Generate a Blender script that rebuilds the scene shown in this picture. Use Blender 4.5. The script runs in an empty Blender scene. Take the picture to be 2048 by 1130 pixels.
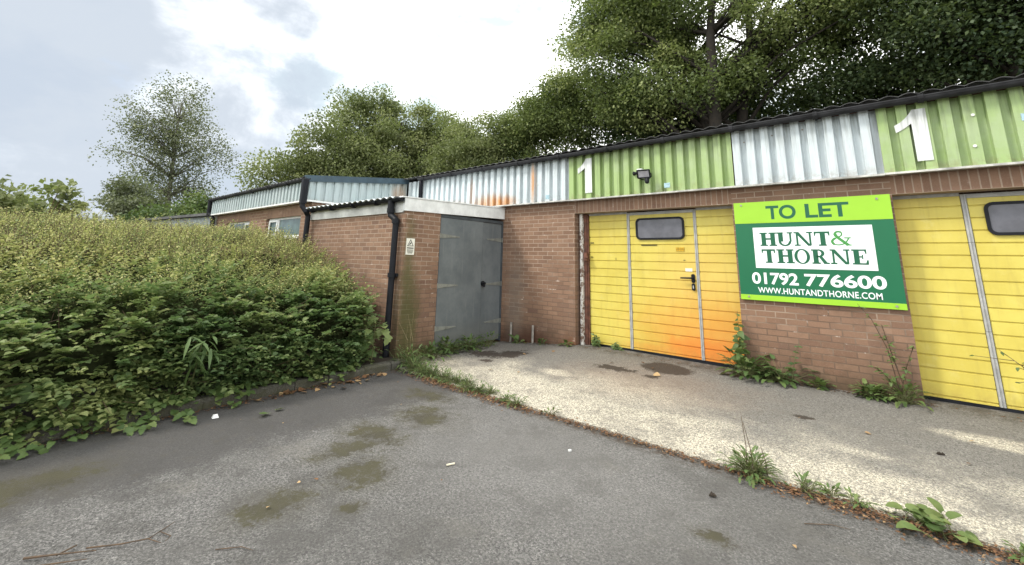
import bpy, math, random
import numpy as np
from mathutils import Vector, Matrix, noise as mnoise
R = math.radians
SC = bpy.context.scene
COL = SC.collection
rng = np.random.default_rng(11)
random.seed(11)

# ------------------------------------------------------------------ camera
yaw, pit, rol = R(-40.38489), R(11.78201), R(1.34608)
fw = Vector((math.sin(yaw)*math.cos(pit), math.cos(yaw)*math.cos(pit), math.sin(pit)))
r0 = Vector((math.cos(yaw), -math.sin(yaw), 0)); u0 = r0.cross(fw)
rr = r0*math.cos(rol)+u0*math.sin(rol); uu = -r0*math.sin(rol)+u0*math.cos(rol)
cam = bpy.data.cameras.new('camera'); camo = bpy.data.objects.new('camera', cam); COL.objects.link(camo)
cam.sensor_width = 36; cam.lens = 858.164/2048*36; cam.shift_y = (341.64-565)/2048
cam.clip_start = .05; cam.clip_end = 2000
M = Matrix((rr, uu, -fw)).transposed().to_4x4(); M.translation = (0, -6.635, 1.556)
camo.matrix_world = M
SC.camera = camo

# ------------------------------------------------------------------ world, sun, exposure
SUN_EL, SUN_AZ = R(50), R(-138)          # azimuth from +Y towards +X
SC.view_settings.view_transform = 'Standard'; SC.view_settings.look = 'None'
SC.view_settings.gamma = 1; SC.view_settings.use_curve_mapping = False
SC.view_settings.exposure = 1.05
w = bpy.data.worlds.new('World'); SC.world = w; w.use_nodes = True
wt = w.node_tree; wt.nodes.clear()
def wn(t, **k):
    n = wt.nodes.new(t)
    for a, b in k.items(): setattr(n, a, b)
    return n
L_ = wt.links.new
wo = wn('ShaderNodeOutputWorld'); bg = wn('ShaderNodeBackground'); bg.inputs[1].default_value = .1
L_(bg.outputs[0], wo.inputs[0])
sky = wn('ShaderNodeTexSky', sky_type='NISHITA', sun_disc=False, sun_elevation=SUN_EL, sun_rotation=SUN_AZ)
sky.air_density = 1.0; sky.dust_density = 1.5
tc = wn('ShaderNodeTexCoord')
nrm = wn('ShaderNodeVectorMath', operation='NORMALIZE'); L_(tc.outputs['Generated'], nrm.inputs[0])
def wnoise(scale, detail, rough, off=(0, 0, 0), dist=.2):
    m = wn('ShaderNodeMapping'); m.inputs['Location'].default_value = off; m.inputs['Scale'].default_value = (1, 1, 1.7)
    L_(nrm.outputs[0], m.inputs[0])
    n = wn('ShaderNodeTexNoise'); n.inputs['Scale'].default_value = scale; n.inputs['Detail'].default_value = detail
    n.inputs['Roughness'].default_value = rough; n.inputs['Distortion'].default_value = dist
    L_(m.outputs[0], n.inputs['Vector']); return n.outputs[0]
def wmap(v, a, b, c=0., d=1.):
    m = wn('ShaderNodeMapRange', interpolation_type='SMOOTHSTEP'); L_(v, m.inputs[0])
    for i, x in enumerate((a, b, c, d)): m.inputs[1+i].default_value = x
    return m.outputs[0]
def wmath(op, a, b):
    m = wn('ShaderNodeMath', operation=op)
    for i, x in enumerate((a, b)):
        if isinstance(x, (int, float)): m.inputs[i].default_value = x
        else: L_(x, m.inputs[i])
    return m.outputs[0]
def wdot(d):
    v = Vector(d).normalized(); m = wn('ShaderNodeVectorMath', operation='DOT_PRODUCT')
    L_(nrm.outputs[0], m.inputs[0]); m.inputs[1].default_value = v; return m.outputs['Value']
def wmix(f, a, b):
    m = wn('ShaderNodeMix', data_type='RGBA'); L_(f, m.inputs[0])
    for i, x in ((6, a), (7, b)):
        if isinstance(x, tuple): m.inputs[i].default_value = (*x, 1)
        else: L_(x, m.inputs[i])
    return m.outputs[2]
n1 = wnoise(3.4, 9, .62); n2 = wnoise(4.2, 8, .58, (3.1, 1.2, .4))
# grey rain cloud banks in the west and overhead to the north-west
def cdir(px, py):
    return fw + rr*((px-1024)/858.2) + uu*((341.6-py)/858.2)
bank = wmap(wdot(cdir(-120, 265)), math.cos(R(42)), math.cos(R(5)))
bank2 = wmap(wdot(cdir(590, -30)), math.cos(R(7)), math.cos(R(1)))
bank3 = wmap(wdot(cdir(20, 40)), math.cos(R(11)), math.cos(R(2)))
grey = wmath('ADD', wmath('MULTIPLY', bank, 1.0), wmath('ADD', wmath('MULTIPLY', bank2, .42), wmath('MULTIPLY', bank3, .55)))
grey = wmap(wmath('ADD', grey, wmath('MULTIPLY', wmath('SUBTRACT', n1, .5), 1.7)), -.05, 1.0)
cloud = wmix(grey, (14.5, 14.5, 14.3), (3.3, 3.65, 4.1))
mid = wmap(n2, .42, .64, 0, .95)
cloud = wmix(mid, cloud, wmix(grey, (3.9, 4.75, 5.05), (3.0, 3.4, 3.95)))
cover = wmap(n1, .30, .40, .80, 1.0)
final = wmix(cover, sky.outputs[0], cloud)
L_(final, bg.inputs[0])
sun = bpy.data.lights.new('sun', 'SUN'); sun.energy = 1.5; sun.angle = R(10); sun.color = (1, .95, .86)
suno = bpy.data.objects.new('sun', sun); COL.objects.link(suno)
sd = Vector((math.sin(SUN_AZ)*math.cos(SUN_EL), math.cos(SUN_AZ)*math.cos(SUN_EL), math.sin(SUN_EL)))
suno.rotation_euler = sd.to_track_quat('Z', 'Y').to_euler(); suno.location = (-10, -20, 30)
SC.cycles.max_bounces = 6; SC.cycles.diffuse_bounces = 3; SC.cycles.transmission_bounces = 4
SC.cycles.transparent_max_bounces = 4; SC.cycles.use_denoising = True; SC.cycles.denoising_input_passes = 'RGB_ALBEDO_NORMAL'; SC.cycles.denoising_prefilter = 'NONE'; SC.cycles.sample_clamp_indirect = 4

# ------------------------------------------------------------------ object helpers
class MB:
    def __init__(s): s.v = []; s.f = []
    def add(s, vs, fs):
        o = len(s.v); s.v += [tuple(p) for p in vs]; s.f += [tuple(i+o for i in f) for f in fs]; return s
    def box(s, x0, x1, y0, y1, z0, z1):
        v = [(x, y, z) for z in (z0, z1) for y in (y0, y1) for x in (x0, x1)]
        return s.add(v, [(0, 2, 3, 1), (4, 5, 7, 6), (0, 1, 5, 4), (2, 6, 7, 3), (0, 4, 6, 2), (1, 3, 7, 5)])
    def bev(s, x0, x1, y0, y1, z0, z1, b=.01):   # box with chamfered edges, extruded octagon along z
        p = [(x0+b, y0), (x1-b, y0), (x1, y0+b), (x1, y1-b), (x1-b, y1), (x0+b, y1), (x0, y1-b), (x0, y0+b)]
        return s.prism([(a, c, z0) for a, c in p], (0, 0, z1-z0))
    def prism(s, pts, ext):
        n = len(pts); e = Vector(ext)
        v = [Vector(p) for p in pts]+[Vector(p)+e for p in pts]
        f = [tuple(reversed(range(n))), tuple(range(n, 2*n))]+[(i, (i+1) % n, n+(i+1) % n, n+i) for i in range(n)]
        return s.add(v, f)
    def tube(s, pts, r, sides=8, cap=True):
        pts = [Vector(p) for p in pts]; n = len(pts)
        rs = r if isinstance(r, (list, tuple)) else [r]*n
        rings = []; prev = None
        for i, p in enumerate(pts):
            t = (pts[min(i+1, n-1)]-pts[max(i-1, 0)]).normalized()
            a = prev if prev is not None else (Vector((0, 0, 1)) if abs(t.z) < .9 else Vector((1, 0, 0)))
            x = (a-t*a.dot(t))
            if x.length < 1e-5: x = t.orthogonal()
            x.normalize(); y = t.cross(x); prev = x
            rings.append([p+(x*math.cos(k*2*math.pi/sides)+y*math.sin(k*2*math.pi/sides))*rs[i] for k in range(sides)])
        v = [q for g in rings for q in g]; f = []
        for i in range(n-1):
            for k in range(sides):
                f.append((i*sides+k, i*sides+(k+1) % sides, (i+1)*sides+(k+1) % sides, (i+1)*sides+k))
        if cap: f += [tuple(reversed(range(sides))), tuple(range((n-1)*sides, n*sides))]
        return s.add(v, f)
    def sheet(s, prof, a, b):                    # profile points swept from offset a to offset b
        n = len(prof); v = [Vector(p)+Vector(a) for p in prof]+[Vector(p)+Vector(b) for p in prof]
        return s.add(v, [(i, i+1, n+i+1, n+i) for i in range(n-1)])
    def build(s, name, mat, parent=None, smooth=False, loc=None):
        off = Vector(loc) if loc is not None else Vector((0, 0, 0))
        q = parent
        while q is not None: off += q.location; q = q.parent
        me = bpy.data.meshes.new(name)
        me.from_pydata([(p[0]-off.x, p[1]-off.y, p[2]-off.z) for p in s.v], [], s.f)
        me.materials.append(mat)
        if smooth: me.polygons.foreach_set('use_smooth', [True]*len(me.polygons))
        me.update()
        o = bpy.data.objects.new(name, me); COL.objects.link(o)
        if parent: o.parent = parent
        if loc is not None: o.location = loc
        return o
def tag(o, label=None, cat=None, group=None, kind=None):
    for k, v in (('label', label), ('category', cat), ('group', group), ('kind', kind)):
        if v: o[k] = v
    return o
def empty(name, loc, label, cat, group=None):
    o = bpy.data.objects.new(name, None); COL.objects.link(o); o.location = loc; o.empty_display_size = .2
    return tag(o, label, cat, group)
def lab(o, t): o['label'] = t; return o
def arrays(name, V, F, mat, parent=None, tint=None, loc=(0, 0, 0)):   # numpy mesh
    off = Vector(loc); q = parent
    while q is not None: off += q.location; q = q.parent
    me = bpy.data.meshes.new(name); n = len(V); m = len(F); k = F.shape[1]
    me.vertices.add(n); me.vertices.foreach_set('co', (V-np.array(off)).astype(np.float32).ravel())
    me.loops.add(m*k); me.loops.foreach_set('vertex_index', F.astype(np.int32).ravel())
    me.polygons.add(m); me.polygons.foreach_set('loop_start', np.arange(0, m*k, k, dtype=np.int32))
    if tint is not None:
        at = me.attributes.new('tint', 'FLOAT', 'POINT'); at.data.foreach_set('value', tint.astype(np.float32))
    me.materials.append(mat); me.update(calc_edges=True)
    o = bpy.data.objects.new(name, me); COL.objects.link(o)
    if parent: o.parent = parent
    o.location = loc
    return o
def unit(v): return v/np.maximum(np.linalg.norm(v, axis=-1, keepdims=True), 1e-9)
def leaf_mesh(P, A, Nn, ln, wd, fold=.15, six=True):
    """P bases, A long axes, Nn normals; one folded leaf each"""
    A = unit(A); S = unit(np.cross(A, Nn)); Nn = np.cross(S, A)
    ln = np.asarray(ln)[:, None]; wd = np.asarray(wd)[:, None]; n = len(P)
    up = Nn*wd*fold
    if six:
        q = [P, P+A*ln*.3+S*wd*.5+up, P+A*ln*.68+S*wd*.42+up, P+A*ln-Nn*ln*.12, P+A*ln*.68-S*wd*.42+up, P+A*ln*.3-S*wd*.5+up]
        V = np.stack(q, 1).reshape(-1, 3); b = np.arange(n)[:, None]*6
        F = np.concatenate([b+np.array([0, 1, 2, 3]), b+np.array([0, 3, 4, 5])], 0); return V, F, 6
    q = [P, P+A*ln*.45+S*wd*.5+up, P+A*ln, P+A*ln*.45-S*wd*.5+up]
    V = np.stack(q, 1).reshape(-1, 3); b = np.arange(n)[:, None]*4
    return V, b+np.array([0, 1, 2, 3]), 4
def rdir(n):
    return unit(rng.normal(size=(n, 3)))

# ------------------------------------------------------------------ material helpers
class G:
    def __init__(s, name):
        s.m = bpy.data.materials.new(name); s.m.use_nodes = True; s.t = s.m.node_tree
        s.b = s.t.nodes['Principled BSDF']; s.out = s.t.nodes['Material Output']
        s._p = None
    def n(s, t, **k):
        x = s.t.nodes.new(t)
        for a, b in k.items(): setattr(x, a, b)
        return x
    def set(s, sock, v):
        if isinstance(v, (int, float)): sock.default_value = v
        elif isinstance(v, tuple): sock.default_value = (*v, 1) if len(sock.default_value) == 4 and len(v) == 3 else v
        else: s.t.links.new(v, sock)
    def pos(s):
        if s._p is None: s._p = s.n('ShaderNodeNewGeometry').outputs['Position']
        return s._p
    def xyz(s):
        x = s.n('ShaderNodeSeparateXYZ'); s.set(x.inputs[0], s.pos()); return x.outputs
    def vec(s, x, y, z):
        c = s.n('ShaderNodeCombineXYZ')
        for i, v in enumerate((x, y, z)): s.set(c.inputs[i], v)
        return c.outputs[0]
    def math(s, op, a, b=0., clamp=False):
        m = s.n('ShaderNodeMath', operation=op, use_clamp=clamp); s.set(m.inputs[0], a); s.set(m.inputs[1], b); return m.outputs[0]
    def add(s, a, b): return s.math('ADD', a, b)
    def mul(s, a, b): return s.math('MULTIPLY', a, b)
    def scl(s, v, sc):
        m = s.n('ShaderNodeVectorMath', operation='MULTIPLY'); s.set(m.inputs[0], v); m.inputs[1].default_value = sc; return m.outputs[0]
    def noise(s, scale, detail=4., rough=.55, vec=None, dist=0., off=None):
        x = s.n('ShaderNodeTexNoise'); v = vec or s.pos()
        if off:
            a = s.n('ShaderNodeVectorMath', operation='ADD'); s.set(a.inputs[0], v); a.inputs[1].default_value = off; v = a.outputs[0]
        s.set(x.inputs['Vector'], v); x.inputs['Scale'].default_value = scale
        x.inputs['Detail'].default_value = detail; x.inputs['Roughness'].default_value = rough; x.inputs['Distortion'].default_value = dist
        return x.outputs[0]
    def voro(s, scale, out='Distance', vec=None, feature='F1'):
        x = s.n('ShaderNodeTexVoronoi', feature=feature); s.set(x.inputs['Vector'], vec or s.pos()); x.inputs['Scale'].default_value = scale
        return x.outputs[out]
    def map(s, v, a, b, c=0., d=1., smooth=True):
        m = s.n('ShaderNodeMapRange', interpolation_type='SMOOTHSTEP' if smooth else 'LINEAR'); s.set(m.inputs[0], v)
        for i, x in enumerate((a, b, c, d)): s.set(m.inputs[1+i], x)
        return m.outputs[0]
    def mix(s, f, a, b, blend='MIX'):
        m = s.n('ShaderNodeMix', data_type='RGBA', blend_type=blend); s.set(m.inputs[0], f); s.set(m.inputs[6], a); s.set(m.inputs[7], b)
        return m.outputs[2]
    def spot(s, c, rad, soft=.5, wob=.0, wscale=3.):
        """1 inside an ellipse of radii rad round c (world), fading over soft, edge wobbled by noise"""
        a = s.n('ShaderNodeVectorMath', operation='SUBTRACT'); s.set(a.inputs[0], s.pos()); a.inputs[1].default_value = c
        b = s.scl(a.outputs[0], tuple(1/x for x in rad))
        l = s.n('ShaderNodeVectorMath', operation='LENGTH'); s.set(l.inputs[0], b); d = l.outputs['Value']
        if wob: d = s.add(d, s.add(s.mul(s.math('SUBTRACT', s.noise(wscale, 6, .72), .5), wob*1.6), s.mul(s.math('SUBTRACT', s.noise(wscale*5, 4, .7), .5), wob*.9)))
        return s.map(d, 1-soft, 1+soft*.5, 1, 0)
    def maxm(s, l):
        r = l[0]
        for x in l[1:]: r = s.math('MAXIMUM', r, x)
        return r
    def bump(s, h, strength=.3, dist=.01):
        b = s.n('ShaderNodeBump'); b.inputs['Strength'].default_value = strength; b.inputs['Distance'].default_value = dist
        s.set(b.inputs['Height'], h); s.set(s.b.inputs['Normal'], b.outputs[0]); return b.outputs[0]
    def done(s, col, rough=.7, metal=0., spec=.4):
        s.set(s.b.inputs['Base Color'], col); s.set(s.b.inputs['Roughness'], rough); s.set(s.b.inputs['Metallic'], metal)
        s.set(s.b.inputs['Specular IOR Level'], spec); return s.m
def plain(name, c, rough=.6, var=.25, scale=6., spec=.4, metal=0., bump=.0):
    g = G(name); f = g.map(g.noise(scale, 6, .6), .3, .7); f2 = g.noise(scale*9, 3, .6)
    col = g.mix(f, tuple(x*(1-var) for x in c), tuple(min(1, x*(1+var*.6)) for x in c))
    col = g.mix(g.map(f2, .55, .75, 0, var), col, tuple(x*.55 for x in c))
    if bump: g.bump(f2, bump, .004)
    return g.done(col, g.map(f, 0, 1, rough*.85, min(1, rough*1.15)), metal, spec)

def brick_mat(name, soldier=False, algae=None, pale=.5, c1=(.272, .163, .106), c2=(.19, .108, .070), mort=(.345, .26, .195)):
    g = G(name); x, y, z = g.xyz(); h = g.add(x, y); zz = g.add(z, .065)
    wob = g.mul(g.math('SUBTRACT', g.noise(14, 3), .5), .004)
    b = g.n('ShaderNodeTexBrick'); b.offset = 0. if soldier else .5
    g.set(b.inputs['Vector'], g.vec(g.add(h, wob), g.add(zz, wob), 0.))
    b.inputs['Scale'].default_value = 1; b.inputs['Mortar Size'].default_value = .0075; b.inputs['Mortar Smooth'].default_value = .25
    b.inputs['Brick Width'].default_value = .075 if soldier else .225
    b.inputs['Row Height'].default_value = .225 if soldier else .075
    b.inputs['Color1'].default_value = (0, 0, 0, 1); b.inputs['Color2'].default_value = (1, 1, 1, 1); b.inputs['Mortar'].default_value = (.5, .5, .5, 1)
    b.inputs['Bias'].default_value = 0
    big = g.map(g.noise(.9, 4, .6), .3, .7); fine = g.noise(60, 5, .7); med = g.noise(7, 5, .65)
    bc = g.mix(b.outputs['Color'], c1, c2)
    odd = g.map(g.noise(3.3, 1, .4, vec=g.vec(g.math('FLOOR', g.mul(h, 4.444)), g.math('FLOOR', g.mul(zz, 13.333)), 0.)), .60, .70)
    bc = g.mix(g.mul(odd, .55), bc, (.13, .075, .058))
    odd2 = g.map(g.noise(2.7, 1, .4, vec=g.vec(g.math('FLOOR', g.add(g.mul(h, 4.444), 71.)), g.math('FLOOR', g.mul(zz, 13.333)), 3.)), .60, .72)
    bc = g.mix(g.mul(odd2, .45), bc, (.36, .235, .165))
    bc = g.mix(g.map(med, .45, .75, 0, .55), bc, tuple(v*.62 for v in c1))
    bc = g.mix(g.map(fine, .5, .75, 0, .35), bc, (.42, .30, .23))
    # mortar: pale, rubbed and efflorescent in patches, dirty elsewhere
    patch = g.map(g.add(g.noise(1.6, 4, .6, off=(4, 2, 7)), g.mul(g.math('SUBTRACT', z, 1.15), .22)), .40, .62)
    mc = g.mix(patch, (.15, .098, .068), mort)
    eff = g.map(g.noise(5.5, 6, .7, off=(1, 9, 3)), .60, .72)
    mc = g.mix(eff, mc, (.72, .62, .54))
    mm = b.outputs['Fac']
    col = g.mix(mm, bc, mc)
    smear = g.mul(g.map(g.noise(9, 6, .75, off=(8, 1, 2)), .60, .78), pale)
    col = g.mix(smear, col, (.62, .53, .47))
    # rising damp and soil splash low on the wall, soot under the eaves
    low = g.mul(g.map(z, .12, .80, 1, 0), g.map(g.noise(4, 6, .7), .28, .62))
    col = g.mix(g.mul(low, .75), col, (.10, .065, .04))
    col = g.mix(g.mul(big, .28), col, (.16, .11, .085))
    if algae:
        for c, rad, cc, k in algae:
            col = g.mix(g.mul(g.spot(c, rad, .7, .8, 2.2), k), col, cc)
    g.bump(g.math('SUBTRACT', g.mul(fine, .25), mm), .55, .006)
    return g.done(col, .88, 0, .25)

def clad_mat(name, c, rust=(), dirt=.5):
    g = G(name); x, y, z = g.xyz()
    streak = g.noise(1, 5, .65, vec=g.vec(g.mul(x, 26), g.mul(y, 26), g.mul(z, 1.6)))
    n = g.noise(3, 6, .65); sp = g.noise(34, 5, .7)
    col = g.mix(g.map(n, .35, .7, 0, .3), c, tuple(v*.72 for v in c))
    col = g.mix(g.map(streak, .46, .72, 0, dirt), col, tuple(v*.5+.03 for v in c))
    col = g.mix(g.map(g.noise(1.4, 6, .7, off=(2, 5, 1)), .44, .68, 0, .5), col, tuple(v*.6+.20 for v in c))
    foot = g.mul(g.map(z, 2.64, 2.80, 1, 0), g.map(g.noise(11, 5, .7), .42, .62)); col = g.mix(g.mul(foot, .7*dirt), col, (.20, .13, .07))
    col = g.mix(g.map(sp, .66, .74, 0, .6*dirt), col, (.12, .11, .09))
    # streaky dark olive tint, stronger towards the top under the gutter
    top = g.mul(g.map(z, 3.0, 3.42, 0, 1), g.map(streak, .35, .7))
    col = g.mix(g.mul(top, .75*dirt), col, (.10, .11, .06))
    for cc, rad, k in rust:
        col = g.mix(g.mul(g.mul(g.spot(cc, rad, .8, .35, 6), g.map(streak, .25, .6, .45, 1)), k), col, (.52, .23, .055))
    return g.done(col, .5, 0, .35)

def leaf_mat(name, stops, trans=.3, rough=.55, tcol=(.16, .22, .03)):
    g = G(name); a = g.n('ShaderNodeAttribute', attribute_name='tint')
    r = g.n('ShaderNodeValToRGB'); e = r.color_ramp.elements
    for i, (p, c) in enumerate(stops):
        el = e[i] if i < 2 else e.new(p)
        el.position = p; el.color = (*c, 1)
    g.set(r.inputs[0], a.outputs['Fac']); col = r.outputs[0]
    g.done(col, rough, 0, .35)
    if trans:
        tr = g.n('ShaderNodeBsdfTranslucent'); mx = g.n('ShaderNodeMixShader'); mx.inputs[0].default_value = trans
        g.set(tr.inputs[0], g.mix(.5, col, tcol))
        g.set(mx.inputs[1], g.b.outputs[0]); g.set(mx.inputs[2], tr.outputs[0]); g.set(g.out.inputs[0], mx.outputs[0])
    return g.m

# plain materials
BLACK = plain('black_plastic', (.010, .011, .015), .55, .4, 8, spec=.22)
GUTTER = plain('weathered_gutter', (.035, .035, .038), .7, .5, 5, spec=.2)
ROOF = plain('fibre_cement_roof', (.10, .10, .098), .85, .5, 4)
ROOFPALE = plain('pale_roof_sheet', (.62, .66, .68), .7, .3, 4)
WHITE = plain('white_paint', (.80, .80, .78), .5, .12, 4)
WHITEDIRTY = plain('weathered_white_board', (.66, .66, .63), .6, .3, 3)
UPVC = plain('white_frame', (.78, .79, .78), .4, .1, 4)
STEEL = plain('grey_aluminium', (.40, .40, .385), .45, .2, 10, metal=.0)
RUST = plain('rusty_steel', (.14, .06, .04), .8, .5, 12)
SOIL = plain('dark_soil', (.045, .034, .024), .95, .5, 9, bump=.5)
BARK = plain('bark', (.036, .029, .023), .9, .5, 9, bump=.6)
BARKPALE = plain('grey_bark', (.16, .145, .12), .9, .4, 9, bump=.5)
TWIG = plain('brown_stem', (.10, .065, .04), .85, .4, 20)
STEMGREEN = plain('green_stem', (.12, .13, .05), .7, .3, 20)
BLUETRIM = plain('blue_grey_flashing', (.045, .075, .098), .45, .25, 3)
PIPEGREY = plain('grey_pipe', (.30, .27, .235), .7, .3, 12)
def glass(name, c, rough=.12):
    g = G(name); return g.done(g.mix(g.map(g.noise(5, 5, .6), .35, .7), c, tuple(v*1.5 for v in c)), rough, 0, .6)
GLASSDARK = glass('smoky_acrylic', (.085, .085, .10), .35)
GLASSGREEN = glass('dark_window_glass', (.09, .13, .13), .2)
# ------------------------------------------------------------------ ground
def asphalt_mat():
    g = G('old_asphalt'); x, y, z = g.xyz()
    big = g.noise(.7, 6, .62); med = g.noise(5, 6, .68); fine = g.noise(52, 9, .82)
    v = g.voro(140, 'Color'); sp = g.n('ShaderNodeSeparateColor'); g.set(sp.inputs[0], v); rv = sp.outputs[0]
    col = g.mix(g.map(fine, .36, .64), (.052, .050, .047), (.262, .252, .240))
    col = g.mix(g.mul(g.map(rv, .90, .96), .55), col, (.42, .40, .375))
    col = g.mix(g.mul(g.map(rv, .26, .0), .7), col, (.035, .034, .034))
    col = g.mix(g.map(med, .42, .74, 0, .55), col, (.112, .106, .099))
    blot = g.map(g.noise(2.3, 7, .72, off=(6, 2, 0)), .50, .60); col = g.mix(g.mul(blot, .42), col, (.060, .056, .050))
    silt2 = g.map(g.noise(1.5, 7, .7, off=(1, 7, 0)), .54, .66); col = g.mix(g.mul(silt2, .35), col, (.20, .185, .16))
    col = g.mix(g.map(big, .36, .60, .5, 0), col, (.100, .095, .088))
    chip = g.mul(g.map(g.noise(20, 3, .8, vec=g.scl(g.pos(), (1.8, .7, 1))), .60, .68), g.map(g.noise(1.3, 4, .6, off=(9, 1, 0)), .45, .6)); col = g.mix(g.mul(chip, .75), col, (.035, .033, .031))
    # washed-out lighter wheel area
    col = g.mix(g.mul(g.spot((-2.3, -3.6, 0), (1.6, .9, 3), .8, .7, 1.2), .25), col, (.26, .25, .24))
    # bush shade painted in along the planted kerb, with damp and moss
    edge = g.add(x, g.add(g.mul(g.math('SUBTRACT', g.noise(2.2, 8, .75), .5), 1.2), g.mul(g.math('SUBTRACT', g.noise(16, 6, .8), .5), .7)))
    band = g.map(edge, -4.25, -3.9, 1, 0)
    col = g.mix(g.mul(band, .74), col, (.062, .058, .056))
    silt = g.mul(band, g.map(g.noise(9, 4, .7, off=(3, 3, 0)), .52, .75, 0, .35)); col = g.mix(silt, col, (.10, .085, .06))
    moss = g.maxm([g.spot((-3.1, -4.6, 0), (.33, .36, 1), .95, .9, 4), g.spot((-3.13, -5.2, 0), (.27, .34, 1), .95, .9, 4), g.spot((-3.55, -4.5, 0), (.25, .4, 1), .95, .9, 4),
                   g.spot((-4.55, -6.2, 0), (.35, .5, 1), .95, .9, 4), g.spot((-3.7, -3.55, 0), (.5, .35, 1), .95, .9, 4), g.spot((-3.65, -4.15, 0), (.5, .3, 1), .95, .9, 4),
                   g.spot((-.93, -3.64, 0), (.16, .09, 1), .9, 1.6, 8), g.spot((-2.75, -4.9, 0), (.1, .12, 1), .9, 1.5, 9), g.spot((-2.2, -5.4, 0), (.06, .08, 1), .9, 1.5, 9),
                   g.spot((-4.2, -3.1, 0), (.5, .25, 1), .95, .9, 4)])
    mt = g.mul(g.map(g.noise(30, 6, .8), .42, .56), g.map(g.noise(6, 5, .7, off=(7, 7, 0)), .40, .56))
    mcol = g.mix(g.map(g.noise(4, 3), .4, .6), (.060, .056, .022), (.038, .034, .019))
    mossf = g.map(g.add(g.mul(moss, .40), g.add(g.mul(g.noise(34, 8, .85), .75), g.mul(g.noise(7, 5, .7, off=(7, 7, 0)), .65))), 0.92, 1.09)
    col = g.mix(g.mul(mossf, .93), col, mcol); col = g.mix(g.mul(moss, .48), col, (.085, .076, .055))
    joint = g.map(g.math('ABSOLUTE', g.add(y, 2.70)), .02, .16, .7, 0)
    col = g.mix(g.mul(joint, g.map(g.noise(14, 4), .35, .6)), col, (.06, .04, .025))
    g.bump(g.add(g.mul(fine, 1.), g.mul(rv, .25)), .9, .014)
    return g.done(col, .85, 0, .3)
def apron_mat():
    g = G('worn_concrete'); x, y, z = g.xyz()
    fine = g.noise(55, 9, .8); med = g.noise(6, 6, .7)
    v = g.voro(170, 'Color'); sp = g.n('ShaderNodeSeparateColor'); g.set(sp.inputs[0], v); rv = sp.outputs[0]
    base = g.mix(g.map(fine, .36, .64), (.085, .079, .070), (.262, .246, .222))
    base = g.mix(g.mul(g.map(rv, .78, 1.), .5), base, (.42, .395, .355))
    base = g.mix(g.mul(g.map(rv, .22, 0.), .6), base, (.06, .058, .055))
    # bleached strips, rubbed down to pale aggregate, and separate pale patches
    fr = g.add(y, g.add(g.mul(g.math('SUBTRACT', g.noise(1.1, 5, .6, vec=g.scl(g.pos(), (1, 1.6, 1))), .5), 2.3), g.mul(g.math('SUBTRACT', g.noise(9, 7, .8), .5), .8)))
    front = g.map(g.add(fr, g.map(x, -2.2, -.8, 0, .28)), -2.30, -1.10, 1, 0)
    right = g.map(g.math('ABSOLUTE', g.add(fr, 2.35)), .05, .55, 1, 0)
    pale_mask = g.maxm([g.mul(front, .95), g.mul(g.mul(right, g.map(x, -1.6, -.8, 0, 1)), .9), g.mul(g.spot((-3.5, -1.5, .1), (.28, .16, 1), .6, .5, 6), .95), g.mul(g.spot((.66, -.87, .1), (.52, .16, 1), .4, .35, 6), .95),
                   g.mul(g.spot((-2.6, -1.6, .1), (1.0, .55, 1), .9, .9, 3), .7), g.mul(g.spot((-.35, -1.75, .1), (.3, .1, 1), .7, .6, 6), .7), g.mul(g.spot((-4.3, -1.95, .1), (.7, .3, 1), .9, .7, 3), .85)])
    pale = g.mix(g.map(rv, .2, .8), (.36, .32, .25), (.80, .73, .58))
    wt_ = g.mul(pale_mask, g.map(g.noise(55, 4, .7, off=(5, 5, 5)), .40, .56, .18, 1))
    col = g.mix(wt_, base, pale)
    col = g.mix(g.map(med, .48, .72, 0, .5), col, (.14, .13, .115))
    bl = g.map(g.noise(1.7, 6, .7, off=(3, 4, 2)), .50, .62); col = g.mix(g.mul(bl, .38), col, (.17, .155, .135))
    col = g.mix(g.mul(g.spot((-2.4, -1.1, .1), (1.2, .7, 1), .9, .8, 2.5), .22), col, (.33, .20, .12))
    dk = g.maxm([g.spot((-5.05, -1.2, .1), (.45, .22, 1), .22, 1.9, 7), g.spot((-4.72, -1.0, .1), (.25, .28, 1), .22, 1.9, 7), g.spot((-4.75, -1.55, .1), (.12, .09, 1), .25, 1.9, 10), g.spot((-2.97, -.85, .1), (.28, .12, 1), .22, 1.8, 8), g.spot((-2.42, -.42, .1), (.36, .26, 1), .2, .6, 7),
                 g.spot((-2.45, -.9, .1), (.10, .06, 1), .25, 1.8, 12), g.spot((-.75, -1.2, .1), (.10, .05, 1), .25, 1.8, 12)])
    col = g.mix(g.mul(dk, .94), col, (.048, .036, .028))
    dirt = g.mul(g.map(y, -.35, -.02, 0, 1), g.map(g.noise(8, 4, .7), .3, .65)); col = g.mix(g.mul(dirt, .7), col, (.055, .045, .032))
    moss = g.mul(g.spot((-5.6, -2.1, 0), (.75, .5, 1), .8, .8, 4), g.map(g.noise(30, 4, .7), .4, .6)); col = g.mix(g.mul(moss, .8), col, (.06, .06, .03))
    g.bump(g.add(g.mul(fine, .8), g.mul(rv, .5)), .8, .012)
    return g.done(col, .85, 0, .3)
def earth_mat():
    g = G('grassy_earth'); n = g.noise(.8, 7, .7); f = g.noise(22, 5, .75)
    col = g.mix(g.map(n, .35, .65), (.05, .075, .025), (.085, .075, .045)); col = g.mix(g.map(f, .45, .7, 0, .6), col, (.03, .045, .015))
    g.bump(f, .8, .05); return g.done(col, .95, 0, .2)
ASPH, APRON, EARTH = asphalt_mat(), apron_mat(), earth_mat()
def gz(x, y):                                    # natural ground level
    t = min(max((y-8.6)/14, 0), 1); b = 3.2*t*t*(3-2*t)
    return -.06+b
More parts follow.
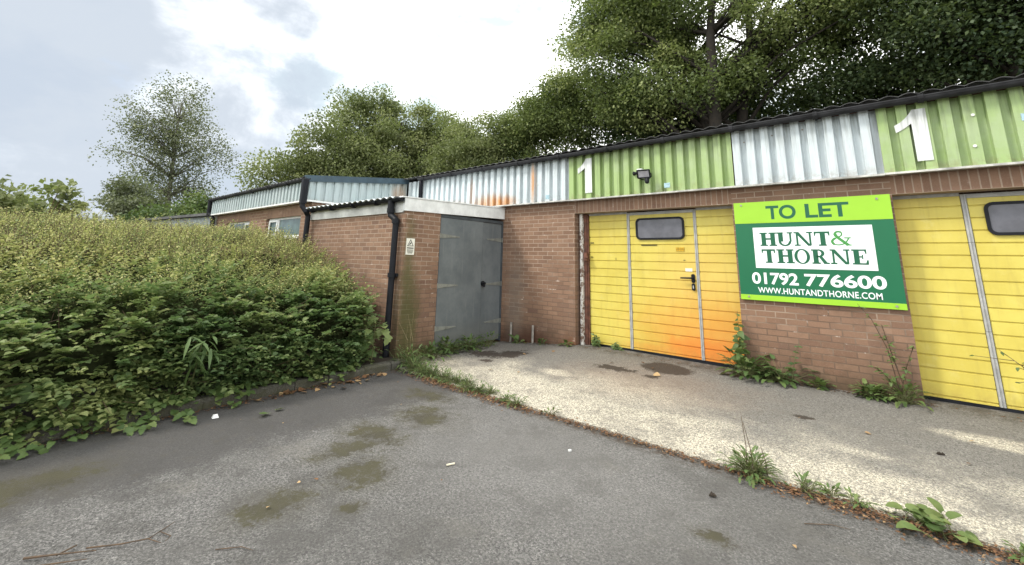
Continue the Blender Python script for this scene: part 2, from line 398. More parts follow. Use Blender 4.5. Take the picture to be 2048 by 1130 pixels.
def axis(lo, hi, dense_lo, dense_hi, step, far):
    a = list(np.arange(dense_lo, dense_hi+1e-6, step)); v = dense_lo; k = step
    while v > lo: k *= 1.6; v -= k; a.insert(0, v)
    v = dense_hi; k = step
    while v < hi: k *= 1.6; v += k; a.append(v)
    return a
gx = axis(-600, 600, -40, 20, 2., 0); gy = axis(-600, 600, -14, 30, 1., 0)
me = MB(); nx = len(gx)
me.v = [(x, y, gz(x, y)+(.25*mnoise.noise((x*.3, y*.3, 0)) if y > 9.5 else 0)) for y in gy for x in gx]
me.f = [(j*nx+i, j*nx+i+1, (j+1)*nx+i+1, (j+1)*nx+i) for j in range(len(gy)-1) for i in range(nx-1)]
tag(me.build('ground', EARTH, smooth=True), kind='structure')
yard = MB()
xs = np.linspace(-5.44, 16, 40); ys = np.concatenate([np.linspace(-40, -9, 12), np.linspace(-8, -2.63, 24)])
yard.v = [(x, y, .006*mnoise.noise((x*1.1, y*1.1, 3))*(y > -8.5)*(y < -2.8)) for y in ys for x in xs]
yard.f = [(j*40+i, j*40+i+1, (j+1)*40+i+1, (j+1)*40+i) for j in range(len(ys)-1) for i in range(39)]
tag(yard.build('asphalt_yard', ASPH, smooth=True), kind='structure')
# concrete apron: rises from the yard to the doors
WX = [-5.83, -5.4, -4.88, -4.13, -3.5, -1.31, -.4, .2, 1., 8.]; WZ = [.015, .06, .107, .172, .185, .165, .168, .178, .185, .19]
def az(x, y):
    top = float(np.interp(x, WX, WZ)); t = min(max((y+2.62)/2.62, 0), 1)
    return .012+(top-.012)*(t**.85)
ax = list(np.linspace(-5.83, 2.9, 60))+[4, 6, 8]; ay = list(np.linspace(-2.62, -.001, 26))+[.3]
ap = MB(); na = len(ax)
def edge_y(x): return -2.62+.035*mnoise.noise((x*2.3, 0, 5))+.018*mnoise.noise((x*11, 0, 5))
ap.v = [(x, (edge_y(x) if j == 0 else y), az(x, y)) for j, y in enumerate(ay) for x in ax]
ap.f = [(j*na+i, j*na+i+1, (j+1)*na+i+1, (j+1)*na+i) for j in range(len(ay)-1) for i in range(na-1)]
k = len(ap.v); ap.v += [(x, edge_y(x), -.08) for x in ax]; ap.f += [(k+i, k+i+1, i+1, i) for i in range(na-1)]
tag(ap.build('concrete_apron', APRON, smooth=False), kind='structure')
# kerb and planting bed
KERB = None
def kerb_mat():
    g = G('mossy_kerb'); n = g.noise(6, 5, .7); f = g.noise(60, 4, .7); x, y, z = g.xyz()
    col = g.mix(g.map(f, .3, .7), (.055, .052, .042), (.125, .118, .10)); col = g.mix(g.map(n, .4, .62, 0, .75), col, (.055, .055, .03))
    col = g.mix(g.map(g.math('ABSOLUTE', g.math('SUBTRACT', g.math('FRACT', g.mul(y, 1.09)), .5)), .485, .497, 0, .9), col, (.02, .018, .014))
    g.bump(f, .5, .006); return g.done(col, .9, 0, .2)
kb = MB()
for a, b in zip(np.arange(-16, -2.5, .917), np.arange(-16, -2.5, .917)+.911):
    dx, dz = rng.normal(0, .006), rng.normal(0, .005); b = min(b, -2.5)
    kb.prism([(-5.57+dx, a, -.1), (-5.44+dx, a, -.1), (-5.44+dx, a, .08+dz), (-5.465+dx, a, .105+dz), (-5.57+dx, a, .105+dz)], (0, b-a, 0))
tag(kb.build('kerb', kerb_mat()), kind='structure')
bed = MB(); bxs = np.linspace(-24, -5.572, 24); bys = np.linspace(-16, -2.44, 20)
bed.v = [(x, y, .06+.03*mnoise.noise((x, y, 1))) for y in bys for x in bxs]
bed.f = [(j*24+i, j*24+i+1, (j+1)*24+i+1, (j+1)*24+i) for j in range(19) for i in range(23)]
tag(bed.build('planting_bed', SOIL, smooth=True), kind='structure')

# ------------------------------------------------------------------ shared building pieces
BRICK = brick_mat('red_brick', algae=[((-5.84, -2.25, .55), (.25, .22, .95), (.07, .075, .025), .8), ((-5.83, -2.3, 1.6), (.2, .12, .6), (.10, .10, .04), .6), ((-5.83, -1.9, 0.), (.3, .6, .25), (.05, .055, .02), .7),
                                      ((-5.2, 0, .1), (.75, .2, .28), (.075, .032, .02), .85), ((-4.2, 0, .1), (.3, .2, .25), (.16, .06, .025), .7), ((-5.5, -.05, .8), (.25, .3, 1.0), (.19, .16, .13), .45),
                                      ((-.7, 0, .1), (.8, .2, .2), (.07, .05, .03), .7)])
SOLDIER = brick_mat('soldier_brick', soldier=True, pale=.35)
LW, LG = (.60, .66, .68), (.335, .455, .18)
CW1 = clad_mat('white_cladding_rusty', LW, [((-5.02, -.05, 3.05), (.05, .3, .45), .95), ((-6.15, -.05, 2.72), (.55, .3, .2), .85), ((-6.72, -.05, 3.0), (.045, .3, .4), .8), ((-5.75, -.05, 2.72), (.35, .3, .13), .75), ((-7.2, -.05, 2.7), (.4, .3, .14), .6)])
CW = clad_mat('white_cladding', LW, dirt=.6)
CWL = clad_mat('weathered_cladding', (.42, .49, .495), [((-9.1, -.3, 3.0), (.3, .25, .4), .5)], dirt=.8)
CG = clad_mat('green_cladding', LG, dirt=.55)
def corr(x0, x1, yo, depth, z0, z1, pitch=.178, axis='x', sgn=1, phase=0.):
    """trapezoid profile sheet between x0 and x1; crests at yo, troughs at yo+depth"""
    pts = []; u = x0
    seq = [(0, 0), (.094, 0), (.104, 1), (.168, 1)]
    k = math.floor((x0-phase)/pitch)
    while True:
        b = phase+k*pitch
        for du, d in seq:
            q = b+du*pitch/.178
            if x0 < q < x1: pts.append((q, yo+d*depth))
        k += 1
        if b > x1: break
    pts = [(x0, pts[0][1])]+pts+[(x1, pts[-1][1])]
    P = [(a, d, 0) for a, d in pts] if axis == 'x' else [(d, a, 0) for a, d in pts]
    return MB().sheet(P, (0, 0, z0), (0, 0, z1))
def gutter_mb(x0, x1, y, z, r=.048):
    m = MB(); pr_ = [(0, y-r, z), (0, y-r*1.08, z-.012)]+[(0, y-r*math.cos(a), z-.012-r*math.sin(a)) for a in np.linspace(.15, math.pi-.15, 9)]+[(0, y+r*1.08, z-.012), (0, y+r, z), (0, y+r*.8, z-.02), (0, y-r*.8, z-.02)]
    m.prism([(x0, b, c) for _, b, c in pr_], (x1-x0, 0, 0)); return m
def bracket_mb(x, y, z, r=.07, wd=.05):
    m = MB(); p = [(x, y-r*math.cos(a), z-.01-r*math.sin(a)) for a in np.linspace(0, math.pi, 9)]+[(x, y+r, z+.012), (x, y-r, z+.012)]
    m.prism(p, (wd, 0, 0)); m.box(x+.012, x+.038, y+r*.6, y+.19, z-.05, z-.02); return m
def roof_sheet(x0, x1, yf, zf, yb, slope, pitch=.178, amp=.028):
    n = int((x1-x0)/pitch*8); m = MB(); xs = np.linspace(x0, x1, n)
    pr_ = []
    for x in xs:
        t = ((x-x0)/pitch) % 1
        h = amp*(1-abs(2*t-1)**1.5*1.0)
        pr_.append((x, h))
    top = [(x, yf, zf+h) for x, h in pr_]; d = (0, yb-yf, (yb-yf)*slope)
    m.sheet(top, (0, 0, 0), d); m.sheet([(a, b, c-.006) for a, b, c in top], d, (0, 0, 0))
    n0 = len(m.v); m.v += top+[(a, b, c-.006) for a, b, c in top]; k = len(top)
    m.f += [(n0+k+i, n0+k+i+1, n0+i+1, n0+i) for i in range(k-1)]
    return m

# ------------------------------------------------------------------ main terrace building
T = empty('terrace_building', (-2.5, 0, 0), 'long low brick workshop terrace with green and white corrugated fascia and yellow doors', 'building')
O1 = (-4.136, -1.531); O2 = (.181, 2.444); ZT = 2.41
b = MB()
b.box(-9.2, O1[0], 0, .22, -.15, 2.66); b.box(O1[1], O2[0], 0, .22, -.15, 2.66); b.box(O2[1], 8, 0, .22, -.15, 2.66)
b.box(7.78, 8, .22, 8, -.15, 3.4); b.box(-9.2, 7.78, 7.8, 8, -.15, 3.4)
b.build('brick_wall', BRICK, T)
for o in (O1, O2):
    lab(MB().box(o[0], o[1], .001, .21, ZT, 2.658).build('lintel', SOLDIER, T), 'soldier course of upright bricks over the door')
for x0, x1, m, l in ((-9.05, -4.186, CW1, 'white corrugated panel with rust streaks'), (-4.186, -1.455, CG, 'green corrugated panel behind the floodlight'), (-1.455, .148, CW, 'clean white corrugated panel above the letting board'), (.148, 2.85, CG, 'green corrugated panel with large pale number'), (2.85, 8, CW, None)):
    o = corr(x0, x1, -.105, .066, 2.63, 3.44, phase=-4.186 if x1 < -1 else (-1.44 if x1 < 1 else .148)).build('cladding_panel', m, T)
    if l: lab(o, l)
tr = MB()
for a, c in ((-8.9, -4.19), (-4.187, -1.46), (-1.457, .146), (.149, 2.85), (2.853, 8)):
    dz = rng.normal(0, .004)
    tr.prism([(a, -.132, 2.648+dz), (a, -.02, 2.660+dz), (a, -.02, 2.632+dz), (a, -.112, 2.627+dz), (a, -.132, 2.625+dz)], (c-a, 0, 0))
tr.build('drip_trim', plain('grubby_trim', (.50, .49, .46), .6, .45, 7), T)
MB().box(-9.0, 8, -.014, -.003, 2.668, 3.46).build('backing_board', RUST, T)
roof_sheet(-9.25, 8.1, -.245, 3.50, 8.1, .128).build('roof', ROOF, T)
gt = gutter_mb(-8.5, 8.05, -.185, 3.478, .052).build('gutter', GUTTER, T)
for x in np.arange(-8.3, 8, .98): bracket_mb(x, -.185, 3.474, .063).build('gutter_bracket', GUTTER, gt)
p = MB().tube([(-8.43, -.17, 3.42), (-8.43, -.16, 3.3), (-8.43, -.15, 2.62)], .05, 10); p.build('downpipe', BLACK, T, True)
# bolts on the cladding
for x, z in ((-1.2, 2.72), (-.85, 2.71), (-.49, 2.71), (-.13, 2.72), (-1.30, 3.27), (-.95, 3.31), (-.6, 3.33), (-1.37, 3.15)):
    MB().tube([(x, -.03, z), (x, -.045, z)], .011, 8).build('cladding_bolt', PIPEGREY, T)
for x, z in ((.93, 3.2), (.9, 2.86), (-4.9, 3.0)): MB().tube([(x, -.10, z), (x, -.115, z)], .016, 8).build('cladding_bolt', WHITEDIRTY, T)
# yellow sectional doors
def door_mat():
    g = G('yellow_door_paint'); x, y, z = g.xyz(); n = g.noise(2.2, 5, .6); f = g.noise(40, 4, .7)
    st = g.noise(1, 5, .65, vec=g.vec(g.mul(x, 14), y, g.mul(z, 1.5)))
    col = g.mix(g.map(n, .35, .68), (.56, .455, .082), (.63, .53, .112))
    col = g.mix(g.map(st, .48, .74, 0, .34), col, (.40, .31, .07))
    chalk = g.map(g.noise(5, 6, .7, off=(3, 3, 3)), .54, .70, 0, .35); col = g.mix(chalk, col, (.66, .58, .22))
    col = g.mix(g.map(f, .62, .74, 0, .22), col, (.40, .30, .05))
    col = g.mix(g.mul(g.spot((-2.05, .2, 1.45), (.8, .5, .5), .9, .3, 3), .30), col, (.70, .40, .13))
    org = g.maxm([g.spot((-2.0, .2, .34), (.92, .5, .36), .85, .45, 2.5), g.mul(g.spot((-1.9, .2, .55), (1.4, .5, .66), .95, .4, 2.5), .68), g.mul(g.spot((-2.7, .2, .27), (.7, .5, .13), .9, .5, 3), .6), g.mul(g.spot((-1.75, .2, .25), (.5, .5, .2), .8, .3, 3), .8)])
    col = g.mix(g.mul(org, .92), col, (.66, .20, .03))
    dirt = g.mul(g.map(z, .2, .42, 1, 0), g.map(g.noise(12, 4, .7), .35, .7)); col = g.mix(g.mul(dirt, .35), col, (.30, .17, .04))
    return g.done(col, .42, 0, .4)
YEL = door_mat()
GZ0, GP = .24, .1347
def ribbed(x0, x1, z0, z1, y, back=.03):
    """panel with grooves; extruded along x"""
    pr_ = [(z0, y)]; k = 0
    while GZ0+k*GP < z1-.02:
        z = GZ0+k*GP
        if z > z0+.012: pr_ += [(z-.010, y), (z-.005, y+.014), (z+.003, y+.014), (z+.009, y)]
        k += 1
    pr_.append((z1, y)); pr_ += [(z1, y+back), (z0, y+back)]
    m = MB(); m.prism([(x0, yy, zz) for zz, yy in pr_], (x1-x0, 0, 0)); return m
def rrect(cx, cz, w_, h_, r, n=6):
    pts = []
    for sx, sz, a0 in ((1, 1, 0), (-1, 1, 90), (-1, -1, 180), (1, -1, 270)):
        for a in np.linspace(R(a0), R(a0+90), n): pts.append((cx+sx*(w_/2-r)+r*math.cos(a), cz+sz*(h_/2-r)+r*math.sin(a)))
    return pts
def ring_mb(outer, inner, y0, y1):
    n = len(outer); m = MB()
    m.v = [(x, y0, z) for x, z in outer]+[(x, y0, z) for x, z in inner]+[(x, y1, z) for x, z in outer]+[(x, y1, z) for x, z in inner]
    for i in range(n):
        j = (i+1) % n
        m.f += [(i, j, n+j, n+i), (i, 2*n+i, 2*n+j, j), (n+i, n+j, 3*n+j, 3*n+i)]
    return m
def garage_door(o, parent, first):
    dx = 0 if first else 3.978
    X = lambda v: v+dx
    y = .20
    left = ribbed(max(X(-3.952), o[0]+.004), X(-3.232), .215, 2.372, y).build('garage_door', YEL, parent)
    ribbed(X(-3.178), X(-2.14), .215, 2.345, y+.002).build('wicket_panel', YEL, left)
    ribbed(X(-2.094), X(-1.534), .215, 2.372, y).build('side_panel', YEL, left)
    for xm in (-3.205, -2.117):
        m = MB()
        for za, zb in ((.215, .94), (.944, 1.86), (1.864, 2.39)):
            m.prism([(X(xm-.024), y+.01, za), (X(xm-.02), y-.012, za), (X(xm-.006), y-.017, za), (X(xm-.003), y-.008, za), (X(xm+.003), y-.008, za), (X(xm+.006), y-.017, za), (X(xm+.02), y-.012, za), (X(xm+.024), y+.01, za)], (0, 0, zb-za))
        m.build('door_strip', STEEL, left)
    MB().box(X(-3.18), X(-2.142), y-.008, y+.03, 2.347, 2.39).box(max(X(-3.99), o[0]+.003), X(-3.232), y-.004, y+.03, 2.374, 2.41).box(X(-2.092), X(-1.535), y-.004, y+.03, 2.374, 2.41).build('door_head_strip', STEEL, left)
    MB().box(max(X(-3.955), o[0]+.003), X(-1.535), y-.006, y+.03, .13, .213).build('rubber_seal', BLACK, left)
    cx, cz = X(-2.672), 2.112
    ring_mb(rrect(cx, cz, .79, .355, .075), rrect(cx, cz, .73, .295, .05), y-.022, y+.004).build('window_frame', BLACK, left)
    MB().prism([(a, y-.010, c) for a, c in rrect(cx, cz, .74, .305, .05)], (0, .012, 0)).build('window_pane', GLASSDARK, left)
    return left, X
d1, X = garage_door(O1, T, True); lab(d1, 'yellow door with orange staining at the bottom right')
hd = MB(); hx = -2.188
hd.prism([(a, .18, c) for a, c in rrect(hx, 1.352, .05, .13, .024)], (0, .02, 0))
hd.tube([(hx, .19, 1.358), (hx, .145, 1.358), (hx-.02, .138, 1.358), (hx-.17, .135, 1.355)], [.014, .012, .013, .011], 10)
hd.prism([(a, .178, c) for a, c in rrect(hx-.002, 1.228, .046, .105, .022)], (0, .022, 0))
hd.build('door_handle', BLACK, d1)
MB().prism([(a, .176, c) for a, c in rrect(hx-.002, 1.228, .016, .045, .007)], (0, .003, 0)).build('keyhole', STEEL, d1)
MB().box(-2.425, -2.295, .196, .199, 1.752, 1.812).build('faded_sticker', plain('ochre_sticker', (.50, .30, .02), .6, .5, 40), d1)
MB().box(-2.30, -2.195, .1975, .2, 1.452, 1.50).build('paper_sticker', plain('pale_sticker', (.78, .74, .62), .6, .1), d1)
for q in ((-2.985, -2.72, .193, .199, 1.842, 1.856), (-3.935, -3.865, .192, .199, 1.885, 1.9), (-3.93, -3.885, .190, .199, 1.64, 1.652), (-2.32, -2.29, .196, .199, 1.615, 1.624), (-3.45, -3.442, .196, .199, 1.6, 1.64)): MB().box(*q).build('door_slot', BLACK, d1)
MB().box(-1.70, -1.545, .192, .199, .262, .315).build('maker_plate', plain('dark_plate', (.07, .05, .035), .5, .3), d1)
d2, X2 = garage_door(O2, T, False); lab(d2, 'clean yellow door right of the letting board')
# jamb of the first opening: peeling white timber and rusty steel angle
pk = G('peeling_paint'); f = pk.noise(24, 5, .7); n = pk.noise(5, 4, .6)
PEEL = pk.done(pk.mix(pk.map(pk.add(f, pk.mul(n, .6)), .78, .9), (.62, .60, .56), (.16, .10, .07)), .8)
jm = MB(); zs = np.linspace(.17, 2.405, 40)
for i in range(39):
    a = .012*mnoise.noise((0, 0, zs[i]*7)); jm.box(-4.094, -4.042+a, .10, .15, zs[i], zs[i+1]-.0005)
jm.build('timber_jamb', PEEL, T)
MB().box(-4.041, -3.985, .150, .175, .17, 2.40).box(-3.985, -3.957, .17, .21, .17, 2.40).build('steel_jamb', RUST, T)
MB().box(-4.02, -3.96, .10, .16, 1.58, 1.72).box(-4.0, -3.93, .08, .1, 1.63, 1.66).build('bolt_lock', RUST, T)

# ------------------------------------------------------------------ projecting left unit
U = empty('projecting_unit', (-12.3, -2.43, 0), 'projecting brick unit with narrow windows and pale corrugated fascia beyond the overgrown bush', 'building')
yl = -2.43; W1 = (-11.5, -9.62); W2 = (-14.42, -12.6); WB, WT_ = 1.95, 2.42
b = MB()
b.box(-15.3, -9.17, yl, yl+.22, -.15, WB); b.box(-15.3, W2[0], yl, yl+.22, WB, 2.69); b.box(W2[1], W1[0], yl, yl+.22, WB, 2.69); b.box(W1[1], -9.17, yl, yl+.22, WB, 2.69)
b.box(-9.39, -9.17, yl+.22, -.002, -.15, 2.72); b.box(-15.3, -15.08, yl+.22, 8, -.15, 3.2); b.box(-15.08, -9.4, 7.8, 8, -.15, 3.4)
b.build('brick_wall', BRICK, U)
for o in (W1, W2): MB().box(o[0], o[1], yl+.001, yl+.21, WT_, 2.688).build('lintel', SOLDIER, U)
for (x0, x1), split in ((W1, .30), (W2, .72)):
    xs_ = x0+(x1-x0)*split; m = MB(); y0, y1 = yl+.07, yl+.12
    m.box(x0, x1, y0, y1, WB, WB+.05); m.box(x0, x1, y0, y1, WT_-.045, WT_)
    for a in (x0, x1-.045, xs_-.03): m.box(a, a+(.045 if a != xs_-.03 else .06), y0-.002, y1, WB+.05, WT_-.045)
    a, c = (x0+.045, xs_-.03) if split < .5 else (xs_+.03, x1-.045)
    m.box(a, c, y0-.02, y0-.003, WB+.05, WB+.10); m.box(a, c, y0-.02, y0-.003, WT_-.09, WT_-.045); m.box(a, a+.05, y0-.02, y0-.003, WB+.1, WT_-.09); m.box(c-.05, c, y0-.02, y0-.003, WB+.1, WT_-.09)
    m.box(x0-.0, x1, yl-.03, y0-.021, WB-.03, WB+.012)
    wf = m.build('window', UPVC, U)
    MB().box(x0+.04, x1-.04, y0+.02, y0+.03, WB+.04, WT_-.04).build('window_pane', GLASSGREEN, wf)
corr(-15.44, -9.13, -2.595, .06, 2.70, 3.14, phase=-9.13).build('cladding_panel', CWL, U)
MB().box(-15.42, -9.15, -2.515, -2.49, 2.71, 3.12).build('backing_board', RUST, U)
m = MB(); m.prism([(-15.46, -2.60, 2.705), (-15.46, -2.46, 2.715), (-15.46, -2.46, 2.68), (-15.46, -2.60, 2.675)], (6.34, 0, 0)); m.prism([(-9.118, -2.6, 2.675), (-9.075, -2.6, 2.675), (-9.075, -2.6, 2.71), (-9.118, -2.6, 2.71)], (0, 2.52, .0)); m.build('drip_trim', WHITE, U)
# return side facing right
s = corr(-2.56, -.06, -9.085, -.04, 2.70, 3.20, axis='y', pitch=.2)
n = len(s.v)//2; s.v = s.v[:n]+[(x, y, 3.13+.128*(y+2.56)) for x, y, z in s.v[n:]]; s.build('side_cladding', CWL, U)
m = MB(); m.prism([(-9.158, -2.5, 2.70), (-9.132, -2.5, 2.70), (-9.132, -2.5, 3.10), (-9.158, -2.5, 3.10)], (0, 2.45, .0)); m.build('side_backing', RUST, U)
MB().prism([(-9.16, -2.5, 2.685), (-9.12, -2.5, 2.685), (-9.12, -2.5, 2.697), (-9.16, -2.5, 2.697)], (0, 2.4, 0)).build('soffit', WHITE, U)
roof_sheet(-15.5, -9.16, -2.68, 3.16, 8.1, .128).build('roof', ROOF, U)
fl = MB(); sl = (0, 2.62, 2.62*.128)
fl.prism([(-9.2, -2.68, 3.19), (-9.055, -2.68, 3.215), (-9.055, -2.68, 3.075), (-9.062, -2.68, 3.075), (-9.07, -2.68, 3.19)], sl); fl.build('edge_flashing', BLUETRIM, U)
g2 = gutter_mb(-15.55, -9.03, -2.63, 3.165).build('gutter', GUTTER, U)
for x in np.arange(-15.3, -9.2, 1.05): bracket_mb(x, -2.63, 3.16, .068).build('gutter_bracket', GUTTER, g2)
p = MB(); p.bev(-9.15, -9.02, -2.72, -2.6, 2.62, 3.12, .02); p.tube([(-9.09, -2.66, 2.66), (-9.09, -2.66, 2.56), (-9.02, -2.6, 2.45), (-9.06, -2.53, 2.36), (-9.06, -2.53, .05)], .052, 10); p.build('downpipe', BLACK, U)
p = MB(); p.tube([(-15.48, -2.63, 3.12), (-15.48, -2.62, 2.75), (-15.3, -2.54, 2.6), (-15.3, -2.53, 0)], .06, 10); p.build('downpipe', BLACK, U)

# ------------------------------------------------------------------ lean-to store in the corner
S_ = empty('lean_to_store', (-7.5, -1.2, 0), 'small flat brick lean-to store with white fascia and grey double doors in the corner', 'shed')
xl = -5.826
b = MB(); b.box(-9.165, xl, yl, yl+.22, -.15, 2.33); b.box(xl-.22, xl, yl+.22, -1.682, -.15, 2.33); b.build('brick_wall', BRICK, S_)
f = MB(); f.box(-9.1, xl-.04, yl-.028, yl-.001, 2.285, 2.462); f.build('front_fascia', WHITEDIRTY, S_)
f = MB(); f.prism([(xl-.03, -2.47, 2.308), (xl+.022, -2.47, 2.308), (xl+.022, -2.47, 2.515), (xl-.03, -2.47, 2.515)], (0, 2.462, .068))
f.prism([(xl-.06, -2.53, 2.518), (xl+.034, -2.53, 2.518), (xl+.034, -2.53, 2.538), (xl-.06, -2.53, 2.538)], (0, 2.52, .069)); f.build('side_fascia', plain('streaked_white', (.76, .77, .76), .5, .16, 5), S_)
roof_sheet(-9.14, xl-.06, -2.62, 2.50, -.02, .03, amp=.036).build('roof', ROOFPALE, S_)
g3 = gutter_mb(-9.2, xl+.03, -2.535, 2.505).build('gutter', BLACK, S_)
for x in (-8.9, -8.1, -7.3, -6.55): bracket_mb(x, -2.535, 2.5, .068).build('gutter_bracket', BLACK, g3)
p = MB(); p.tube([(-6.09, -2.535, 2.48), (-6.09, -2.535, 2.27)], .057, 12); p.tube([(-6.09, -2.535, 2.30), (-6.085, -2.53, 2.24), (-5.97, -2.51, 2.16), (-5.965, -2.505, 2.09)], .052, 12); p.tube([(-5.965, -2.505, 2.12), (-5.967, -2.505, .02)], .049, 12)
for z in (2.28, 2.10, 1.25): p.tube([(-6.09 if z > 2.2 else -5.966, -2.51 if z < 2.2 else -2.535, z), (-6.09 if z > 2.2 else -5.966, -2.51 if z < 2.2 else -2.535, z+.07)], .062, 12)
p.box(-6.03, -5.9, -2.47, -2.431, 1.26, 1.31); p.build('downpipe', BLACK, S_)
gm = G('blue_grey_door'); n = gm.noise(2.5, 6, .65); f = gm.noise(30, 5, .7); x, y, z = gm.xyz()
st = gm.noise(1, 6, .7, vec=gm.vec(x, gm.mul(y, 16), gm.mul(z, 1.3)))
c = gm.mix(gm.map(n, .3, .7), (.105, .120, .128), (.155, .172, .178)); c = gm.mix(gm.map(st, .55, .75, 0, .5), c, (.235, .25, .245)); c = gm.mix(gm.map(f, .6, .72, 0, .5), c, (.075, .09, .095))
c = gm.mix(gm.map(gm.noise(9, 6, .75, off=(2, 2, 2)), .66, .74, 0, .5), c, (.32, .32, .30)); c = gm.mix(gm.mul(gm.map(z, .1, .6, 1, 0), .4), c, (.16, .15, .12))
DOORM = gm.done(c, .55, 0, .4)
fr = MB(); fr.box(xl-.12, xl-.012, -1.682, -1.66, .03, 2.32); fr.box(xl-.12, xl-.012, -.032, -.002, .03, 2.32); fr.box(xl-.12, xl-.011, -1.66, -.032, 2.275, 2.33); fr.build('door_frame', plain('dark_grey_frame', (.06, .07, .078), .6), S_)
dl = MB().box(xl-.055, xl-.018, -1.657, -.588, .055, 2.27).build('metal_door', DOORM, S_); lab(dl, 'wide left leaf of the grey double door')
dr = MB().box(xl-.07, xl-.034, -.570, -.036, .06, 2.27).build('metal_door', DOORM, S_); lab(dr, 'narrow right leaf of the grey double door')
HINGE = plain('galvanised_hinge', (.215, .22, .195), .5, .25, 10)
for z in (1.95, 1.10, .40):
    for dd, ya, yb in ((dl, -1.675, -1.20), (dr, -.034, -.46)):
        xo = 0 if dd is dl else -.0165; h = MB(); h.prism([(xl-.0165+xo, ya, z-.04), (xl-.0165+xo, yb, z-.008), (xl-.0165+xo, yb, z+.008), (xl-.0165+xo, ya, z+.04)][::1 if ya < yb else -1], (.008, 0, 0))
        for t in (.15, .5, .85): h.tube([(xl-.009+xo, ya+(yb-ya)*t, z), (xl-.004+xo, ya+(yb-ya)*t, z)], .009, 8)
        h.tube([(xl-.006, ya, z-.045), (xl-.006, ya, z+.045)], .011, 8); h.build('strap_hinge', HINGE, dd)
lk = MB(); lk.tube([(xl-.018, -.56, 1.115), (xl+.012, -.56, 1.115)], .045, 14); lk.tube([(xl+.0, -.60, 1.13), (xl+.03, -.555, 1.13), (xl+.03, -.52, 1.12)], .016, 8); lk.bev(xl+.008, xl+.032, -.565, -.52, 1.05, 1.105, .006); lk.build('padlock', BLACK, dl)

# ------------------------------------------------------------------ lower block further along
B2 = empty('far_block', (-19, -2.8, 0), 'low pale block with thin dark roof edge seen just over the bush', 'building')
a0, a1 = Vector((-15.75, -2.5)), Vector((-22.4, -3.3)); dv = (a1-a0).normalized(); nv = Vector((dv.y, -dv.x))
def strip(z0, z1, o0, o1):
    q = [a0+nv*o0, a1+nv*o0, a1+nv*o1, a0+nv*o1]; return MB().prism([(v.x, v.y, z0) for v in q], (0, 0, z1-z0))
if (nv.y > 0) is False: nv = -nv
strip(-.15, 2.2, .1, 6).build('brick_wall', BRICK, B2); strip(2.2, 2.69, .06, 6.02).build('cladding_panel', CWL, B2); strip(2.69, 2.77, -.12, 6.1).build('roof', ROOF, B2)
#PART3
# ------------------------------------------------------------------ letting board
SIGN = empty('letting_board', (-.67, -.02, 1.76), 'large green TO LET board with white name panel and phone number on the brick pier', 'sign')
def flat(name, c, rough=.35):
    g = G(name); n = g.noise(3, 4, .6); f = g.noise(50, 4, .7)
    c_ = g.mix(g.map(n, .35, .7, 0, .25), c, tuple(v*.82 for v in c)); c_ = g.mix(g.map(f, .7, .78, 0, .3), c_, (.3, .33, .3)); return g.done(c_, rough, 0, .4)
LIME, DKG, SWHITE, TXTG, AMPG, TXTW = flat('lime_print', (.30, .56, .03)), flat('dark_green_print', (.006, .125, .052)), flat('white_print', (.82, .86, .85)), flat('green_lettering', (.006, .10, .045)), flat('amp_green', (.06, .27, .06)), flat('white_lettering', (.84, .86, .86))
sx0, sx1, sz0, sz1 = -1.502, .160, 1.118, 2.412
MB().box(sx0, sx1, -.040, -.022, sz0, sz1).build('board', DKG, SIGN)
MB().box(sx0, sx1, -.0425, -.0402, 2.124, sz1).build('lime_band', LIME, SIGN)
MB().box(sx0, sx1, -.0425, -.0402, sz0, 1.184).build('lime_band', LIME, SIGN)
MB().box(-1.289, -.038, -.0425, -.0402, 1.534, 2.064).build('name_panel', SWHITE, SIGN)
for a in (sx0+.05, sx1-.05): MB().box(a-.02, a+.02, -.0215, -.001, sz0+.03, sz1-.03).build('batten', WHITEDIRTY, SIGN)
for x, z in ((-1.407, 2.375), (.04, 2.366), (-1.405, 1.158), (.075, 1.152)): MB().tube([(x, -.041, z), (x, -.05, z)], .013, 10).build('screw', PIPEGREY, SIGN)
def text(name, body, x0, x1, z0, z1, y, mat, parent, bold=0., gap=1.):
    cu = bpy.data.curves.new('t', 'FONT'); cu.body = body; cu.offset = bold; cu.space_character = gap; cu.resolution_u = 6
    o = bpy.data.objects.new('t', cu); COL.objects.link(o); dg = bpy.context.evaluated_depsgraph_get(); dg.update()
    em = o.evaluated_get(dg).to_mesh(); V = [v.co.copy() for v in em.vertices]; F = [tuple(p.vertices) for p in em.polygons]
    bpy.data.objects.remove(o); bpy.data.curves.remove(cu)
    ax, bx = min(v.x for v in V), max(v.x for v in V); ay, by = min(v.y for v in V), max(v.y for v in V)
    m = MB(); m.v = [(x0+(v.x-ax)/(bx-ax)*(x1-x0), y, z0+(v.y-ay)/(by-ay)*(z1-z0)) for v in V]; m.f = F
    return m.build(name, mat, parent)
text('lettering', 'TO', -1.113, -.775, 2.168, 2.352, -.0432, TXTG, SIGN, .028)
text('lettering', 'LET', -.675, -.228, 2.172, 2.350, -.0432, TXTG, SIGN, .028)
text('phone_number', '01792', -1.348, -.828, 1.325, 1.476, -.0412, TXTW, SIGN, .027)
text('phone_number', '776600', -.762, .018, 1.325, 1.478, -.0412, TXTW, SIGN, .027)
text('web_address', 'WWW.HUNTANDTHORNE.COM', -1.289, -.036, 1.213, 1.287, -.0412, TXTW, SIGN, .012, 1.05)
